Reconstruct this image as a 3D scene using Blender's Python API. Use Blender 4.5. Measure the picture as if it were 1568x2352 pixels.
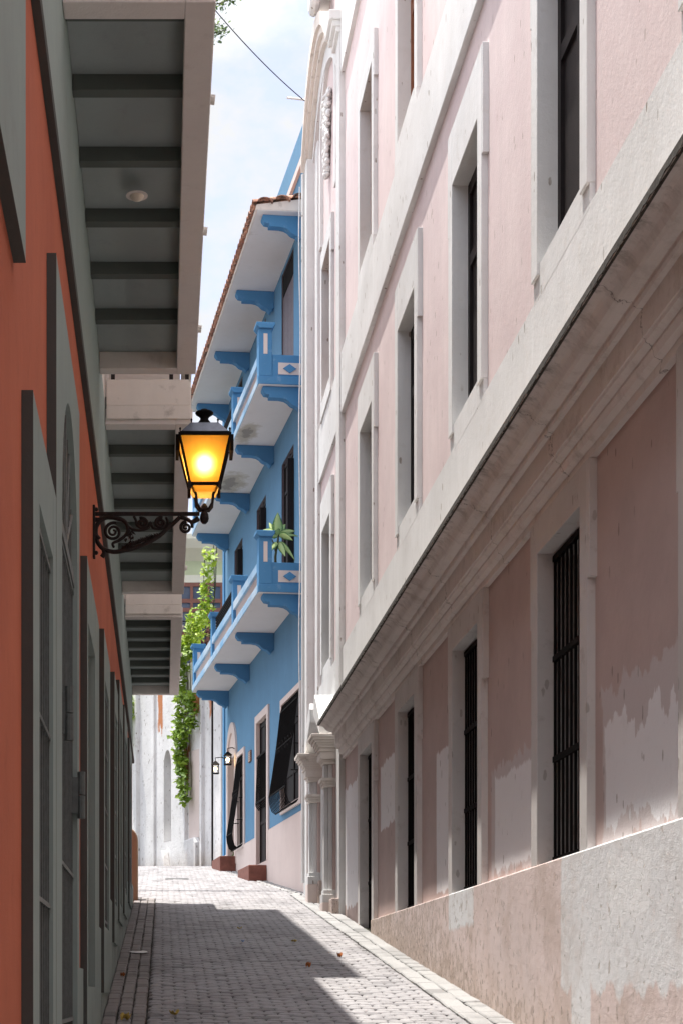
import bpy, math, random
import numpy as np
from mathutils import Vector
R = math.radians
random.seed(7)
rnd = random.Random(11)
for o in list(bpy.data.objects): bpy.data.objects.remove(o)
sc = bpy.context.scene
COL = sc.collection

# ------------------------------------------------------------------ camera
FPX = 3800.0                       # focal length in units of a 1568 x 2352 frame
cam = bpy.data.cameras.new("camera"); camo = bpy.data.objects.new("camera", cam); COL.objects.link(camo)
camo.location = (0, 0, 0); camo.rotation_euler = (R(90), 0, 0)
cam.sensor_fit = 'VERTICAL'; cam.sensor_height = 36; cam.lens = 36 * FPX / 2352
cam.shift_x = (784 - 374) / 2352; cam.shift_y = (2280 - 1176) / 2352
cam.clip_start = 0.05; cam.clip_end = 500
sc.camera = camo
sc.render.resolution_x = 682; sc.render.resolution_y = 1024

# ------------------------------------------------------------------ light
SUN = Vector((-1.0, 0.6, 7.0)).normalized()
sl = bpy.data.lights.new("sun", 'SUN'); so = bpy.data.objects.new("sun", sl); COL.objects.link(so)
sl.energy = 3.2; sl.angle = R(0.55); sl.color = (1.0, 0.95, 0.88)
so.rotation_euler = (-SUN).to_track_quat('-Z', 'Y').to_euler(); so.location = (-4, 10, 40)
w = bpy.data.worlds.new("World"); sc.world = w; w.use_nodes = True
nt = w.node_tree; nt.nodes.clear()
out = nt.nodes.new('ShaderNodeOutputWorld'); bg = nt.nodes.new('ShaderNodeBackground')
sky = nt.nodes.new('ShaderNodeTexSky'); sky.sky_type = 'NISHITA'; sky.sun_disc = False
sky.sun_elevation = math.asin(SUN.z); sky.sun_rotation = math.atan2(SUN.x, SUN.y)
sky.air_density = 1.0; sky.dust_density = .8; sky.ozone_density = 3.0
tc = nt.nodes.new('ShaderNodeTexCoord'); mp = nt.nodes.new('ShaderNodeMapping'); mp.inputs['Scale'].default_value = (1, 1, 1.6)
n1 = nt.nodes.new('ShaderNodeTexNoise'); n1.inputs['Scale'].default_value = 24; n1.inputs['Detail'].default_value = 8; n1.inputs['Roughness'].default_value = .58
cr = nt.nodes.new('ShaderNodeValToRGB'); cr.color_ramp.elements[0].position = .40; cr.color_ramp.elements[1].position = .60
cr.color_ramp.elements[0].color = (.58, .58, .58, 1); cr.color_ramp.elements[1].color = (1, 1, 1, 1)
mx = nt.nodes.new('ShaderNodeMix'); mx.data_type = 'RGBA'; L = nt.links.new
# clouds boosted near the unseen overhead sun to fill shadows, soft white low down
dt = nt.nodes.new('ShaderNodeVectorMath'); dt.operation = 'DOT_PRODUCT'; dt.inputs[1].default_value = SUN
nm = nt.nodes.new('ShaderNodeVectorMath'); nm.operation = 'NORMALIZE'
mr = nt.nodes.new('ShaderNodeMapRange'); mr.inputs[1].default_value = .55; mr.inputs[2].default_value = 1.0; mr.inputs[3].default_value = 2.15; mr.inputs[4].default_value = 13.0
cl = nt.nodes.new('ShaderNodeVectorMath'); cl.operation = 'SCALE'; cl.inputs[0].default_value = (.985, 1.0, 1.03)
L(tc.outputs['Generated'], nm.inputs[0]); L(nm.outputs[0], dt.inputs[0]); L(dt.outputs['Value'], mr.inputs[0]); L(mr.outputs[0], cl.inputs['Scale']); L(cl.outputs[0], mx.inputs['B'])
L(tc.outputs['Generated'], mp.inputs['Vector']); L(mp.outputs[0], n1.inputs['Vector']); L(n1.outputs[0], cr.inputs[0])
L(cr.outputs[0], mx.inputs['Factor']); sm = nt.nodes.new('ShaderNodeVectorMath'); sm.operation = 'MULTIPLY'; sm.inputs[1].default_value = (.92, .78, .82); L(sky.outputs[0], sm.inputs[0]); L(sm.outputs[0], mx.inputs['A']); L(mx.outputs['Result'], bg.inputs[0])
bg.inputs[1].default_value = 0.15
L(bg.outputs[0], out.inputs[0])
sc.view_settings.view_transform = 'Standard'; sc.view_settings.look = 'None'
sc.view_settings.gamma = 1; sc.view_settings.exposure = 1.55
try:
    sc.cycles.max_bounces = 10; sc.cycles.diffuse_bounces = 6; sc.cycles.transmission_bounces = 6
    sc.cycles.caustics_reflective = False
except Exception: pass

# ------------------------------------------------------------------ materials
def new_mat(name):
    m = bpy.data.materials.new(name); m.use_nodes = True
    b = m.node_tree.nodes['Principled BSDF']; return m, m.node_tree, b
def N(nt, t, **kw):
    n = nt.nodes.new(t)
    for k, v in kw.items():
        if hasattr(n, k) and not k[0].isupper(): setattr(n, k, v)
        else: n.inputs[k].default_value = v
    return n
def mixc(nt, f, a, b, blend='MIX'):
    n = nt.nodes.new('ShaderNodeMix'); n.data_type = 'RGBA'; n.blend_type = blend
    for s, v in (('Factor', f), ('A', a), ('B', b)):
        if hasattr(v, 'links'): nt.links.new(v, n.inputs[s])
        elif s == 'Factor': n.inputs[s].default_value = v
        else: n.inputs[s].default_value = (*v, 1) if len(v) == 3 else v
    return n.outputs['Result']
def math_(nt, op, a, b=0.0, clamp=False):
    n = nt.nodes.new('ShaderNodeMath'); n.operation = op; n.use_clamp = clamp
    for i, v in enumerate((a, b)):
        if hasattr(v, 'links'): nt.links.new(v, n.inputs[i])
        else: n.inputs[i].default_value = v
    return n.outputs[0]
def coords(nt, scale=(1, 1, 1), loc=(0, 0, 0)):
    tc = nt.nodes.new('ShaderNodeTexCoord'); mp = nt.nodes.new('ShaderNodeMapping')
    mp.inputs['Scale'].default_value = scale; mp.inputs['Location'].default_value = loc
    nt.links.new(tc.outputs['Object'], mp.inputs['Vector']); return mp.outputs[0]
def noise(nt, vec, scale, detail=5, rough=.6, dist=0):
    n = nt.nodes.new('ShaderNodeTexNoise'); n.inputs['Scale'].default_value = scale
    n.inputs['Detail'].default_value = detail; n.inputs['Roughness'].default_value = rough
    n.inputs['Distortion'].default_value = dist; nt.links.new(vec, n.inputs['Vector']); return n.outputs[0]
def ramp(nt, v, lo, hi):
    n = nt.nodes.new('ShaderNodeMapRange'); n.inputs[1].default_value = lo; n.inputs[2].default_value = hi
    nt.links.new(v, n.inputs[0]); n.clamp = True; return n.outputs[0]
def sep(nt, v):
    n = nt.nodes.new('ShaderNodeSeparateXYZ'); nt.links.new(v, n.inputs[0]); return n.outputs
def bump(nt, b, h, strength, dist=.01):
    n = nt.nodes.new('ShaderNodeBump'); n.inputs['Strength'].default_value = strength; n.inputs['Distance'].default_value = dist
    nt.links.new(h, n.inputs['Height']); nt.links.new(n.outputs[0], b.inputs['Normal'])
def stucco(name, col, alt=None, dirt=(.25, .22, .18), dirt_amt=.35, grain=90, bs=.5, bd=.006, streak=.5, pits=0.0, rough=.9, patch=None, vary=False):
    """painted plaster: soft blotches, vertical weather streaks, fine grain, optional chips"""
    m, nt, b = new_mat(name)
    alt = alt or tuple(c * .86 for c in col)
    v = coords(nt); vs = coords(nt, (2.2, 2.2, .28)); pv = v
    if vary:       # every copy of a window gets its own wear
        oi = nt.nodes.new('ShaderNodeObjectInfo'); of = math_(nt, 'MULTIPLY', oi.outputs['Random'], 37.0)
        def off(x):
            a = nt.nodes.new('ShaderNodeVectorMath'); a.operation = 'ADD'; nt.links.new(x, a.inputs[0]); nt.links.new(of, a.inputs[1]); return a.outputs[0]
        v = off(v); vs = off(vs)
    big = ramp(nt, noise(nt, v, .9, 5, .6), .35, .68)
    st = ramp(nt, noise(nt, vs, 3.0, 6, .65), .42, .72)
    c = mixc(nt, big, col, alt)
    c = mixc(nt, math_(nt, 'MULTIPLY', st, streak), c, tuple(x * .88 for x in col))
    hm = None
    if patch:
        c = patch(nt, c)
        if isinstance(c, tuple): c, hm = c
    d = ramp(nt, noise(nt, v, 5.5, 8, .7), .56, .8)
    c = mixc(nt, math_(nt, 'MULTIPLY', d, dirt_amt), c, dirt)
    g = noise(nt, v, grain, 4, .6); g2 = noise(nt, v, 14, 5, .6)
    h = math_(nt, 'ADD', math_(nt, 'MULTIPLY', g, .55), g2)
    if hm is not None: h = math_(nt, 'SUBTRACT', h, math_(nt, 'MULTIPLY', hm, 1.6))
    if pits > 0:
        vp = nt.nodes.new('ShaderNodeTexVoronoi'); vp.inputs['Scale'].default_value = 9
        vd = coords(nt, (1, 1, .38))
        if vary: vd = off(vd)
        nt.links.new(vd, vp.inputs['Vector'])
        dens = ramp(nt, noise(nt, v, .9, 3, .5), .44, .54)
        vp.inputs['Scale'].default_value = 8.5
        sz = math_(nt, 'MULTIPLY', noise(nt, v, 11, 3, .6), .27)
        pm = math_(nt, 'MULTIPLY', ramp(nt, math_(nt, 'SUBTRACT', sz, vp.outputs['Distance']), .0, .03), dens)
        pm = math_(nt, 'MULTIPLY', pm, pits)
        c = mixc(nt, pm, c, (.16, .12, .08))
        h = math_(nt, 'SUBTRACT', h, pm)
    nt.links.new(c, b.inputs['Base Color']); b.inputs['Roughness'].default_value = rough
    b.inputs['Specular IOR Level'].default_value = .25
    bump(nt, b, h, bs, bd); return m
def box_mask(nt, p, y0, y1, z0, z1, soft=.03, wob=.12, ws=4.0):
    """brush-edged rectangle of touch-up paint on a wall in the Y-Z plane"""
    ps = nt.nodes.new('ShaderNodeMapping'); ps.inputs['Scale'].default_value = (1, 1.5, .5); nt.links.new(p, ps.inputs['Vector'])
    vs = math_(nt, 'ADD', math_(nt, 'MULTIPLY', noise(nt, ps.outputs[0], ws, 3, .55), .8), math_(nt, 'MULTIPLY', noise(nt, p, ws * 4, 4, .6), .2))
    off = math_(nt, 'MULTIPLY', math_(nt, 'SUBTRACT', vs, .5), wob * 2)
    s = sep(nt, p)
    zz = math_(nt, 'ADD', s[2], off); yy = math_(nt, 'ADD', s[1], math_(nt, 'MULTIPLY', off, .35))
    a = math_(nt, 'MULTIPLY', ramp(nt, yy, y0 - soft, y0 + soft), math_(nt, 'SUBTRACT', 1.0, ramp(nt, yy, y1 - soft, y1 + soft)))
    c = math_(nt, 'MULTIPLY', ramp(nt, zz, z0 - soft, z0 + soft), math_(nt, 'SUBTRACT', 1.0, ramp(nt, zz, z1 - soft, z1 + soft)))
    return math_(nt, 'MULTIPLY', a, c)
def plain(name, col, rough=.6, metal=0.0, var=.25, scale=12, bs=.15, spec=.4):
    m, nt, b = new_mat(name); v = coords(nt)
    n = noise(nt, v, scale, 5, .6)
    c = mixc(nt, ramp(nt, n, .35, .7), col, tuple(x * (1 - var) for x in col))
    nt.links.new(c, b.inputs['Base Color']); b.inputs['Roughness'].default_value = rough; b.inputs['Metallic'].default_value = metal
    b.inputs['Specular IOR Level'].default_value = spec
    bump(nt, b, noise(nt, v, scale * 6, 4, .6), bs, .004); return m

PORG = (3.0, 12.0, -0.4)          # pink building origin in its own street frame
def pink_patches(nt, c):
    p = coords(nt, loc=PORG)      # -> street frame coordinates
    z = sep(nt, p)[2]
    low = math_(nt, 'SUBTRACT', 1.0, ramp(nt, z, 3.7, 3.9))
    c = mixc(nt, low, c, mixc(nt, ramp(nt, noise(nt, p, 1.4, 5, .6), .35, .65), (.60, .48, .45), (.53, .42, .395)))
    faint = (.64, .58, .575); grey = (.86, .85, .865)
    for (a, b_, z0, z1, col, wob, ws) in (
        (6.0, 10.98, 1.0, 2.0, faint, .30, 3.0), (6.0, 10.9, 1.1, 1.72, grey, .34, 3.4),
        (12.95, 14.55, 1.02, 1.95, faint, .14, 9.0), (13.0, 14.4, 1.06, 1.86, grey, .10, 5.0),
        (16.5, 17.35, 1.05, 2.5, grey, .10, 4.0), (20.1, 21.55, 2.1, 2.95, grey, .10, 4.0),
        (23.9, 25.5, 1.3, 3.1, grey, .12, 4.0)):
        c = mixc(nt, math_(nt, 'MULTIPLY', box_mask(nt, p, a, b_, z0, z1, .012, wob * 1.35, ws * .8), ramp(nt, noise(nt, p, 26, 4, .6), .1, .3)), c, col)
    # small chips that show the old render
    return c
def plinth_patches(nt, c):
    p = coords(nt, loc=PORG); z = sep(nt, p)[2]
    old = ramp(nt, noise(nt, p, 2.2, 7, .7), .45, .62)
    c = mixc(nt, math_(nt, 'MULTIPLY', old, .3), c, (.50, .38, .32))
    far = ramp(nt, sep(nt, p)[1], 13, 18)
    h_ = math_(nt, 'SUBTRACT', z, math_(nt, 'ADD', -1.846, math_(nt, 'MULTIPLY', sep(nt, p)[1], .12)))
    base = math_(nt, 'SUBTRACT', 1.0, ramp(nt, math_(nt, 'ADD', h_, math_(nt, 'MULTIPLY', noise(nt, p, 2.5, 6, .7), .9)), .35, .95))
    zone = math_(nt, 'ADD', math_(nt, 'MULTIPLY', far, .10), math_(nt, 'MULTIPLY', base, .10))
    chip = ramp(nt, math_(nt, 'ADD', noise(nt, coords(nt, (1, 1, .85), PORG), 8.5, 8, .72), zone), .605, .64)
    pin = ramp(nt, math_(nt, 'ADD', noise(nt, coords(nt, (1, 1, .5), PORG), 30, 4, .7), math_(nt, 'MULTIPLY', zone, .6)), .66, .70)
    g = (.79, .80, .81)
    c = mixc(nt, box_mask(nt, p, -5, 11.8, .02, 3, .02, .22, 3.0), c, g)
    c = mixc(nt, box_mask(nt, p, 11.0, 11.5, -.35, .5, .02, .1, 3.0), c, g)
    c = mixc(nt, box_mask(nt, p, 15.0, 16.25, .62, 1.4, .02, .08, 3.0), c, g)
    c = mixc(nt, box_mask(nt, p, 9.7, 10.6, .45, .85, .03, .14, 5.0), c, (.85, .86, .865))
    c = mixc(nt, math_(nt, 'MULTIPLY', base, .4), c, (.46, .34, .24))
    c = mixc(nt, math_(nt, 'MULTIPLY', ramp(nt, noise(nt, p, 1.1, 6, .7), .5, .64), .35), c, (.50, .40, .34))
    c = mixc(nt, math_(nt, 'MULTIPLY', chip, .5), c, (.40, .31, .25))
    c = mixc(nt, math_(nt, 'MULTIPLY', pin, .8), c, (.13, .10, .075))
    return c, math_(nt, 'ADD', chip, pin)
M = {}
M['pink'] = stucco('faded_pink_plaster', (.69, .59, .58), (.59, .485, .485), streak=.9, pits=.5, grain=60, bs=.5, patch=pink_patches, dirt_amt=.18)
M['white'] = stucco('weathered_white_plaster', (.69, .695, .69), (.57, .57, .56), vary=True, streak=.8, pits=.7, grain=60, bs=.55, dirt=(.42, .37, .30), dirt_amt=.35)
def drips(nt, c):
    p = coords(nt, loc=PORG); s_ = sep(nt, p)
    n = noise(nt, coords(nt, (1, 1, .35), PORG), 7, 6, .7)
    near = math_(nt, 'SUBTRACT', 1.0, ramp(nt, s_[0], 2.60, 2.74))
    m_ = math_(nt, 'MULTIPLY', near, ramp(nt, n, .5, .66))
    c = mixc(nt, math_(nt, 'MULTIPLY', m_, .75), c, (.16, .135, .11))
    lo = math_(nt, 'MULTIPLY', ramp(nt, noise(nt, p, 2.2, 7, .75), .52, .66), .5)
    c = mixc(nt, lo, c, (.42, .36, .31))
    wv = math_(nt, 'ADD', s_[1], math_(nt, 'MULTIPLY', math_(nt, 'SUBTRACT', noise(nt, p, 2.5, 5, .7), .5), .8))
    fr = math_(nt, 'ABSOLUTE', math_(nt, 'SUBTRACT', math_(nt, 'FRACT', math_(nt, 'MULTIPLY', wv, .47)), .5))
    ck = math_(nt, 'MULTIPLY', math_(nt, 'SUBTRACT', 1.0, ramp(nt, fr, .0, .005)), .8)
    return mixc(nt, ck, c, (.10, .08, .065)), ck
M['trim'] = stucco('aged_cornice_paint', (.80, .75, .715), (.72, .67, .635), streak=.4, grain=60, bs=.45, dirt=(.30, .25, .20), dirt_amt=.4, patch=drips)
M['plinth'] = stucco('rough_plinth_render', (.76, .64, .61), (.70, .60, .575), grain=110, bs=.75, bd=.008, dirt_amt=.4, streak=.3, patch=plinth_patches)
M['terra'] = stucco('terracotta_painted_plaster', (.52, .15, .08), (.41, .11, .06), streak=.7, bs=.4, grain=90, dirt=(.26, .08, .045), dirt_amt=.5)
M['sage'] = stucco('sage_green_paint', (.29, .35, .33), (.25, .305, .288), streak=.4, bs=.25, grain=120, dirt=(.12, .12, .10), dirt_amt=.25)
M['ledge'] = stucco('dark_taupe_moulding_paint', (.105, .09, .082), streak=.3, bs=.3, dirt_amt=.1)
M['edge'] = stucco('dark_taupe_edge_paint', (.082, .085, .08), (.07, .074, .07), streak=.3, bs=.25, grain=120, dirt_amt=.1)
M['beam'] = stucco('pinkish_grey_concrete_paint', (.72, .665, .64), (.65, .595, .57), grain=70, bs=.5, dirt=(.22, .18, .14), dirt_amt=.35)
M['beamw'] = stucco('dirty_cream_fascia_paint', (.72, .67, .62), (.64, .59, .54), grain=60, bs=.4, dirt=(.16, .13, .10), dirt_amt=.7)
M['soffit'] = stucco('grey_green_soffit_paint', (.34, .385, .385), (.30, .335, .335), bs=.3, dirt=(.14, .15, .14), dirt_amt=.3)
M['joist'] = stucco('dark_green_joist_paint', (.115, .13, .12), bs=.3, dirt_amt=.15)
M['blue'] = stucco('sky_blue_wall_paint', (.125, .28, .44), (.11, .245, .385), streak=.8, bs=.4, grain=60, dirt=(.10, .17, .24), dirt_amt=.6)
M['trimblue'] = stucco('bright_blue_trim_paint', (.085, .25, .455), (.07, .215, .40), streak=.5, bs=.4, grain=50, dirt=(.40, .52, .60), dirt_amt=.5)
M['wornblue'] = stucco('flaking_blue_balustrade_paint', (.17, .36, .56), (.45, .54, .61), streak=.3, bs=.6, grain=30, dirt=(.62, .66, .68), dirt_amt=.9)
M['cream'] = stucco('cream_house_plaster', (.70, .605, .56), (.64, .55, .51), streak=.3, bs=.35, grain=70, dirt=(.4, .32, .26), dirt_amt=.25)
def damp(nt, c):
    p = coords(nt)
    d = ramp(nt, noise(nt, coords(nt, (1, 1, 1), (3.3, 1.2, 0)), .75, 5, .65), .62, .72)
    return mixc(nt, math_(nt, 'MULTIPLY', d, .75), c, (.36, .34, .28))
M['white2'] = stucco('white_soffit_paint', (.78, .765, .75), (.74, .72, .70), streak=.1, bs=.2, dirt=(.4, .36, .28), dirt_amt=.15, patch=damp)
def two_stains(nt, c):
    p = coords(nt); n = noise(nt, p, 3.2, 7, .75); s_ = sep(nt, p)
    for (x0, y0, rx, ry) in ((-.68, 2.7, .16, .45), (-.55, 6.05, .24, .6)):
        dx = math_(nt, 'DIVIDE', math_(nt, 'SUBTRACT', s_[0], x0), rx); dy = math_(nt, 'DIVIDE', math_(nt, 'SUBTRACT', s_[1], y0), ry)
        r2 = math_(nt, 'SQRT', math_(nt, 'ADD', math_(nt, 'MULTIPLY', dx, dx), math_(nt, 'MULTIPLY', dy, dy)))
        rr_ = math_(nt, 'ADD', r2, math_(nt, 'MULTIPLY', math_(nt, 'SUBTRACT', n, .5), 2.6))
        c = mixc(nt, math_(nt, 'MULTIPLY', math_(nt, 'SUBTRACT', 1.0, ramp(nt, rr_, 1.0, 1.6)), .7), c, (.42, .37, .27))
        c = mixc(nt, math_(nt, 'MULTIPLY', math_(nt, 'SUBTRACT', 1.0, ramp(nt, rr_, .55, .75)), .9), c, (.30, .28, .25))
    return c
M['stained'] = stucco('stained_white_soffit_paint', (.78, .765, .75), (.74, .72, .70), streak=.1, bs=.2, dirt=(.4, .36, .28), dirt_amt=.15, patch=two_stains)
def peel(nt, c):
    p = coords(nt); s = sep(nt, p)
    b = ramp(nt, noise(nt, coords(nt, (1.2, 1.2, .8)), 1.6, 7, .7), .60, .66)
    c = mixc(nt, math_(nt, 'MULTIPLY', b, .45), c, (.45, .42, .40))
    for (y0, y1, z0, z1) in ((3.72, 4.05, 4.05, 5.4), (1.1, 1.85, 4.2, 4.75), (.55, .7, 3.9, 4.9), (1.85, 2.1, 2.4, 3.4)):
        c = mixc(nt, box_mask(nt, p, y0, y1, z0, z1, .04, .6, 5.0), c, (.50, .20, .09))
    # damp, grimy foot
    ft = math_(nt, 'SUBTRACT', 1.0, ramp(nt, math_(nt, 'ADD', s[2], math_(nt, 'MULTIPLY', noise(nt, p, 3, 5, .7), 1.2)), .5, 1.2))
    return mixc(nt, math_(nt, 'MULTIPLY', ft, .6), c, (.45, .37, .30))
M['oldwhite'] = stucco('peeling_whitewash', (.80, .795, .785), (.64, .635, .63), streak=.45, bs=.8, bd=.015, grain=34, pits=.9, dirt=(.34, .32, .30), dirt_amt=.9, patch=peel)
M['iron'] = plain('black_wrought_iron', (.008, .007, .007), .75, 0, .3, 30, .3, .12)
M['rustiron'] = plain('rust_flecked_iron', (.022, .015, .014), .6, .0, .6, 40, .5, .25)
M['greyiron'] = plain('grey_painted_iron', (.12, .135, .13), .5, .1, .3, 30, .3)
M['zinc'] = plain('dull_lantern_metal', (.075, .08, .105), .42, .55, .35, 18, .15)
M['dark'] = plain('dark_interior', (.012, .011, .011), .8, 0, .2, 5, 0, .1)
M['curtain'] = plain('pale_inner_shutter', (.05, .038, .035), .8, 0, .25, 5, 0, .1)
M['door'] = plain('dark_stained_wood', (.016, .012, .012), .6, 0, .35, 20, .3, .18)
M['rust_door'] = plain('reddish_brown_door', (.20, .065, .025), .55, 0, .3, 15, .3)
M['purplewood'] = plain('grey_purple_shutter_wood', (.16, .135, .155), .6, 0, .25, 20, .3)
M['brownwood'] = plain('red_brown_window_wood', (.25, .10, .07), .5, 0, .25, 20, .2)
M['pane'] = plain('bluish_window_glass', (.10, .12, .17), .08, 0, .2, 3, 0, .6)
M['brick'] = plain('red_step_paint', (.20, .075, .055), .8, 0, .35, 9, .5)
M['ochre'] = stucco('ochre_pier_plaster', (.42, .31, .21), grain=50, bs=.6)
M['pale_green'] = stucco('pale_green_plaster', (.62, .66, .42), bs=.2, dirt_amt=.1)
M['cream2'] = stucco('cream_cornice_paint', (.80, .76, .62), bs=.2, dirt_amt=.1)
M['paper'] = plain('white_paper', (.8, .8, .78), .9, 0, .05)
M['leaf_o'] = plain('dry_orange_leaf', (.45, .14, .03), .8, 0, .3)
M['leaf_y'] = plain('dry_yellow_leaf', (.5, .36, .08), .8, 0, .3)
M['scrap_b'] = plain('blue_plastic_scrap', (.05, .25, .7), .5, 0, .1)
M['steel'] = plain('drain_steel', (.10, .10, .10), .6, .4, .3)
M['dirt'] = stucco('joint_dirt', (.028, .025, .022), (.035, .035, .018), grain=40, bs=.6, dirt_amt=.2)
M['cable'] = plain('cable_black', (.02, .02, .035), .6)
M['wcable'] = plain('white_cable', (.7, .7, .7), .6)
M['opal'] = plain('opal_glass', (.70, .60, .50), .5, 0, .1)
M['bronze'] = plain('bronze_plaque', (.22, .09, .05), .5, .3, .3, 30, .3)
def tile_mat():
    m, nt, b = new_mat('clay_roof_tile'); v = coords(nt)
    g = nt.nodes.new('ShaderNodeNewGeometry')
    c = mixc(nt, g.outputs['Random Per Island'], (.56, .31, .21), (.27, .12, .085))
    c = mixc(nt, ramp(nt, noise(nt, v, 9, 7, .7), .48, .62), c, (.10, .075, .06))
    nt.links.new(c, b.inputs['Base Color']); b.inputs['Roughness'].default_value = .9
    bump(nt, b, noise(nt, v, 40, 4, .6), .5, .006); return m
M['tile'] = tile_mat()
def paver_mat(name, c1, c2, c3):
    m, nt, b = new_mat(name); v = coords(nt)
    g = nt.nodes.new('ShaderNodeNewGeometry')
    c = mixc(nt, g.outputs['Random Per Island'], c1, c2)
    c = mixc(nt, ramp(nt, noise(nt, v, .8, 4, .6), .4, .65), c, c3, 'MIX')
    c = mixc(nt, ramp(nt, noise(nt, v, 60, 4, .7), .5, .75), c, tuple(x * .6 for x in c1))
    c = mixc(nt, math_(nt, 'MULTIPLY', ramp(nt, noise(nt, coords(nt, (1, .35, 1)), 1.6, 6, .7), .5, .62), .45), c, tuple(x * .55 for x in c2))
    c = mixc(nt, math_(nt, 'MULTIPLY', ramp(nt, g.outputs['Random Per Island'], .94, .95), .5), c, tuple(x * .45 for x in c2))
    nt.links.new(c, b.inputs['Base Color']); b.inputs['Roughness'].default_value = .72
    b.inputs['Specular IOR Level'].default_value = .35
    bump(nt, b, math_(nt, 'ADD', noise(nt, v, 45, 5, .65), noise(nt, v, 9, 3, .5)), .7, .008); return m
M['paver'] = paver_mat('slag_paver', (.30, .29, .292), (.225, .216, .222), (.28, .272, .28))
M['kerbstone'] = paver_mat('border_stone', (.31, .308, .305), (.245, .242, .238), (.29, .287, .283))
M['redpaver'] = paver_mat('border_brick', (.25, .225, .215), (.19, .172, .165), (.23, .212, .205))
def leaf_mat(name, c1, c2, tr=.35):
    m, nt, b = new_mat(name)
    g = nt.nodes.new('ShaderNodeNewGeometry')
    c = mixc(nt, g.outputs['Random Per Island'], c1, c2)
    nt.links.new(c, b.inputs['Base Color']); b.inputs['Roughness'].default_value = .5
    t = nt.nodes.new('ShaderNodeBsdfTranslucent'); nt.links.new(mixc(nt, .5, c, (.45, .6, .05)), t.inputs[0])
    ms = nt.nodes.new('ShaderNodeMixShader'); ms.inputs[0].default_value = tr
    nt.links.new(b.outputs[0], ms.inputs[1]); nt.links.new(t.outputs[0], ms.inputs[2])
    nt.links.new(ms.outputs[0], nt.nodes['Material Output'].inputs[0]); return m
M['vine'] = leaf_mat('vine_leaf', (.17, .30, .02), (.42, .52, .05), .45)
M['vinedark'] = leaf_mat('hanging_vine_leaf', (.09, .18, .015), (.24, .36, .035), .35)
M['treeleaf'] = leaf_mat('tree_leaf', (.05, .085, .06), (.09, .13, .09), .3)
def dief():
    m, nt, b = new_mat('variegated_leaf')
    tc = nt.nodes.new('ShaderNodeTexCoord'); s = sep(nt, tc.outputs['UV'])
    e = math_(nt, 'ABSOLUTE', math_(nt, 'SUBTRACT', s[0], .5))
    n = noise(nt, tc.outputs['UV'], 9, 4, .6)
    f = ramp(nt, math_(nt, 'ADD', e, math_(nt, 'MULTIPLY', n, .35)), .44, .6)
    nt.links.new(mixc(nt, f, (.50, .62, .25), (.06, .17, .03)), b.inputs['Base Color']); b.inputs['Roughness'].default_value = .4
    return m
M['dief'] = dief()
M['stem'] = plain('green_brown_stem', (.07, .07, .035), .7)
M['bark'] = plain('tree_bark', (.13, .10, .075), .9, 0, .3, 12, .6)
def emis(name, col, s):
    m, nt, b = new_mat(name); b.inputs['Emission Color'].default_value = (*col, 1); b.inputs['Emission Strength'].default_value = s
    b.inputs['Base Color'].default_value = (*col, 1); return m
M['bulb'] = emis('lit_bulb', (1, .75, .35), 22)
M['bulb2'] = emis('lit_small_bulb', (1, .62, .22), 9)
def amber():
    m, nt, b = new_mat('frosted_amber_glass')
    v = coords(nt); c = mixc(nt, ramp(nt, noise(nt, coords(nt, (8, 8, 1)), 4, 5, .6), .4, .75), (1.0, .48, .06), (.95, .41, .045))
    t = nt.nodes.new('ShaderNodeBsdfTranslucent'); nt.links.new(c, t.inputs[0])
    d = nt.nodes.new('ShaderNodeBsdfDiffuse'); nt.links.new(c, d.inputs[0])
    ms = nt.nodes.new('ShaderNodeMixShader'); ms.inputs[0].default_value = .85
    nt.links.new(d.outputs[0], ms.inputs[1]); nt.links.new(t.outputs[0], ms.inputs[2])
    rf_ = nt.nodes.new('ShaderNodeBsdfRefraction'); rf_.inputs['Color'].default_value = (1, .85, .45, 1); rf_.inputs['Roughness'].default_value = 1.0; rf_.inputs['IOR'].default_value = 1.5
    m2 = nt.nodes.new('ShaderNodeMixShader'); m2.inputs[0].default_value = .3
    nt.links.new(ms.outputs[0], m2.inputs[1]); nt.links.new(rf_.outputs[0], m2.inputs[2]); ms = m2
    nt.links.new(ms.outputs[0], nt.nodes['Material Output'].inputs[0]); nt.nodes.remove(b); return m
M['amber'] = amber()

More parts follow.
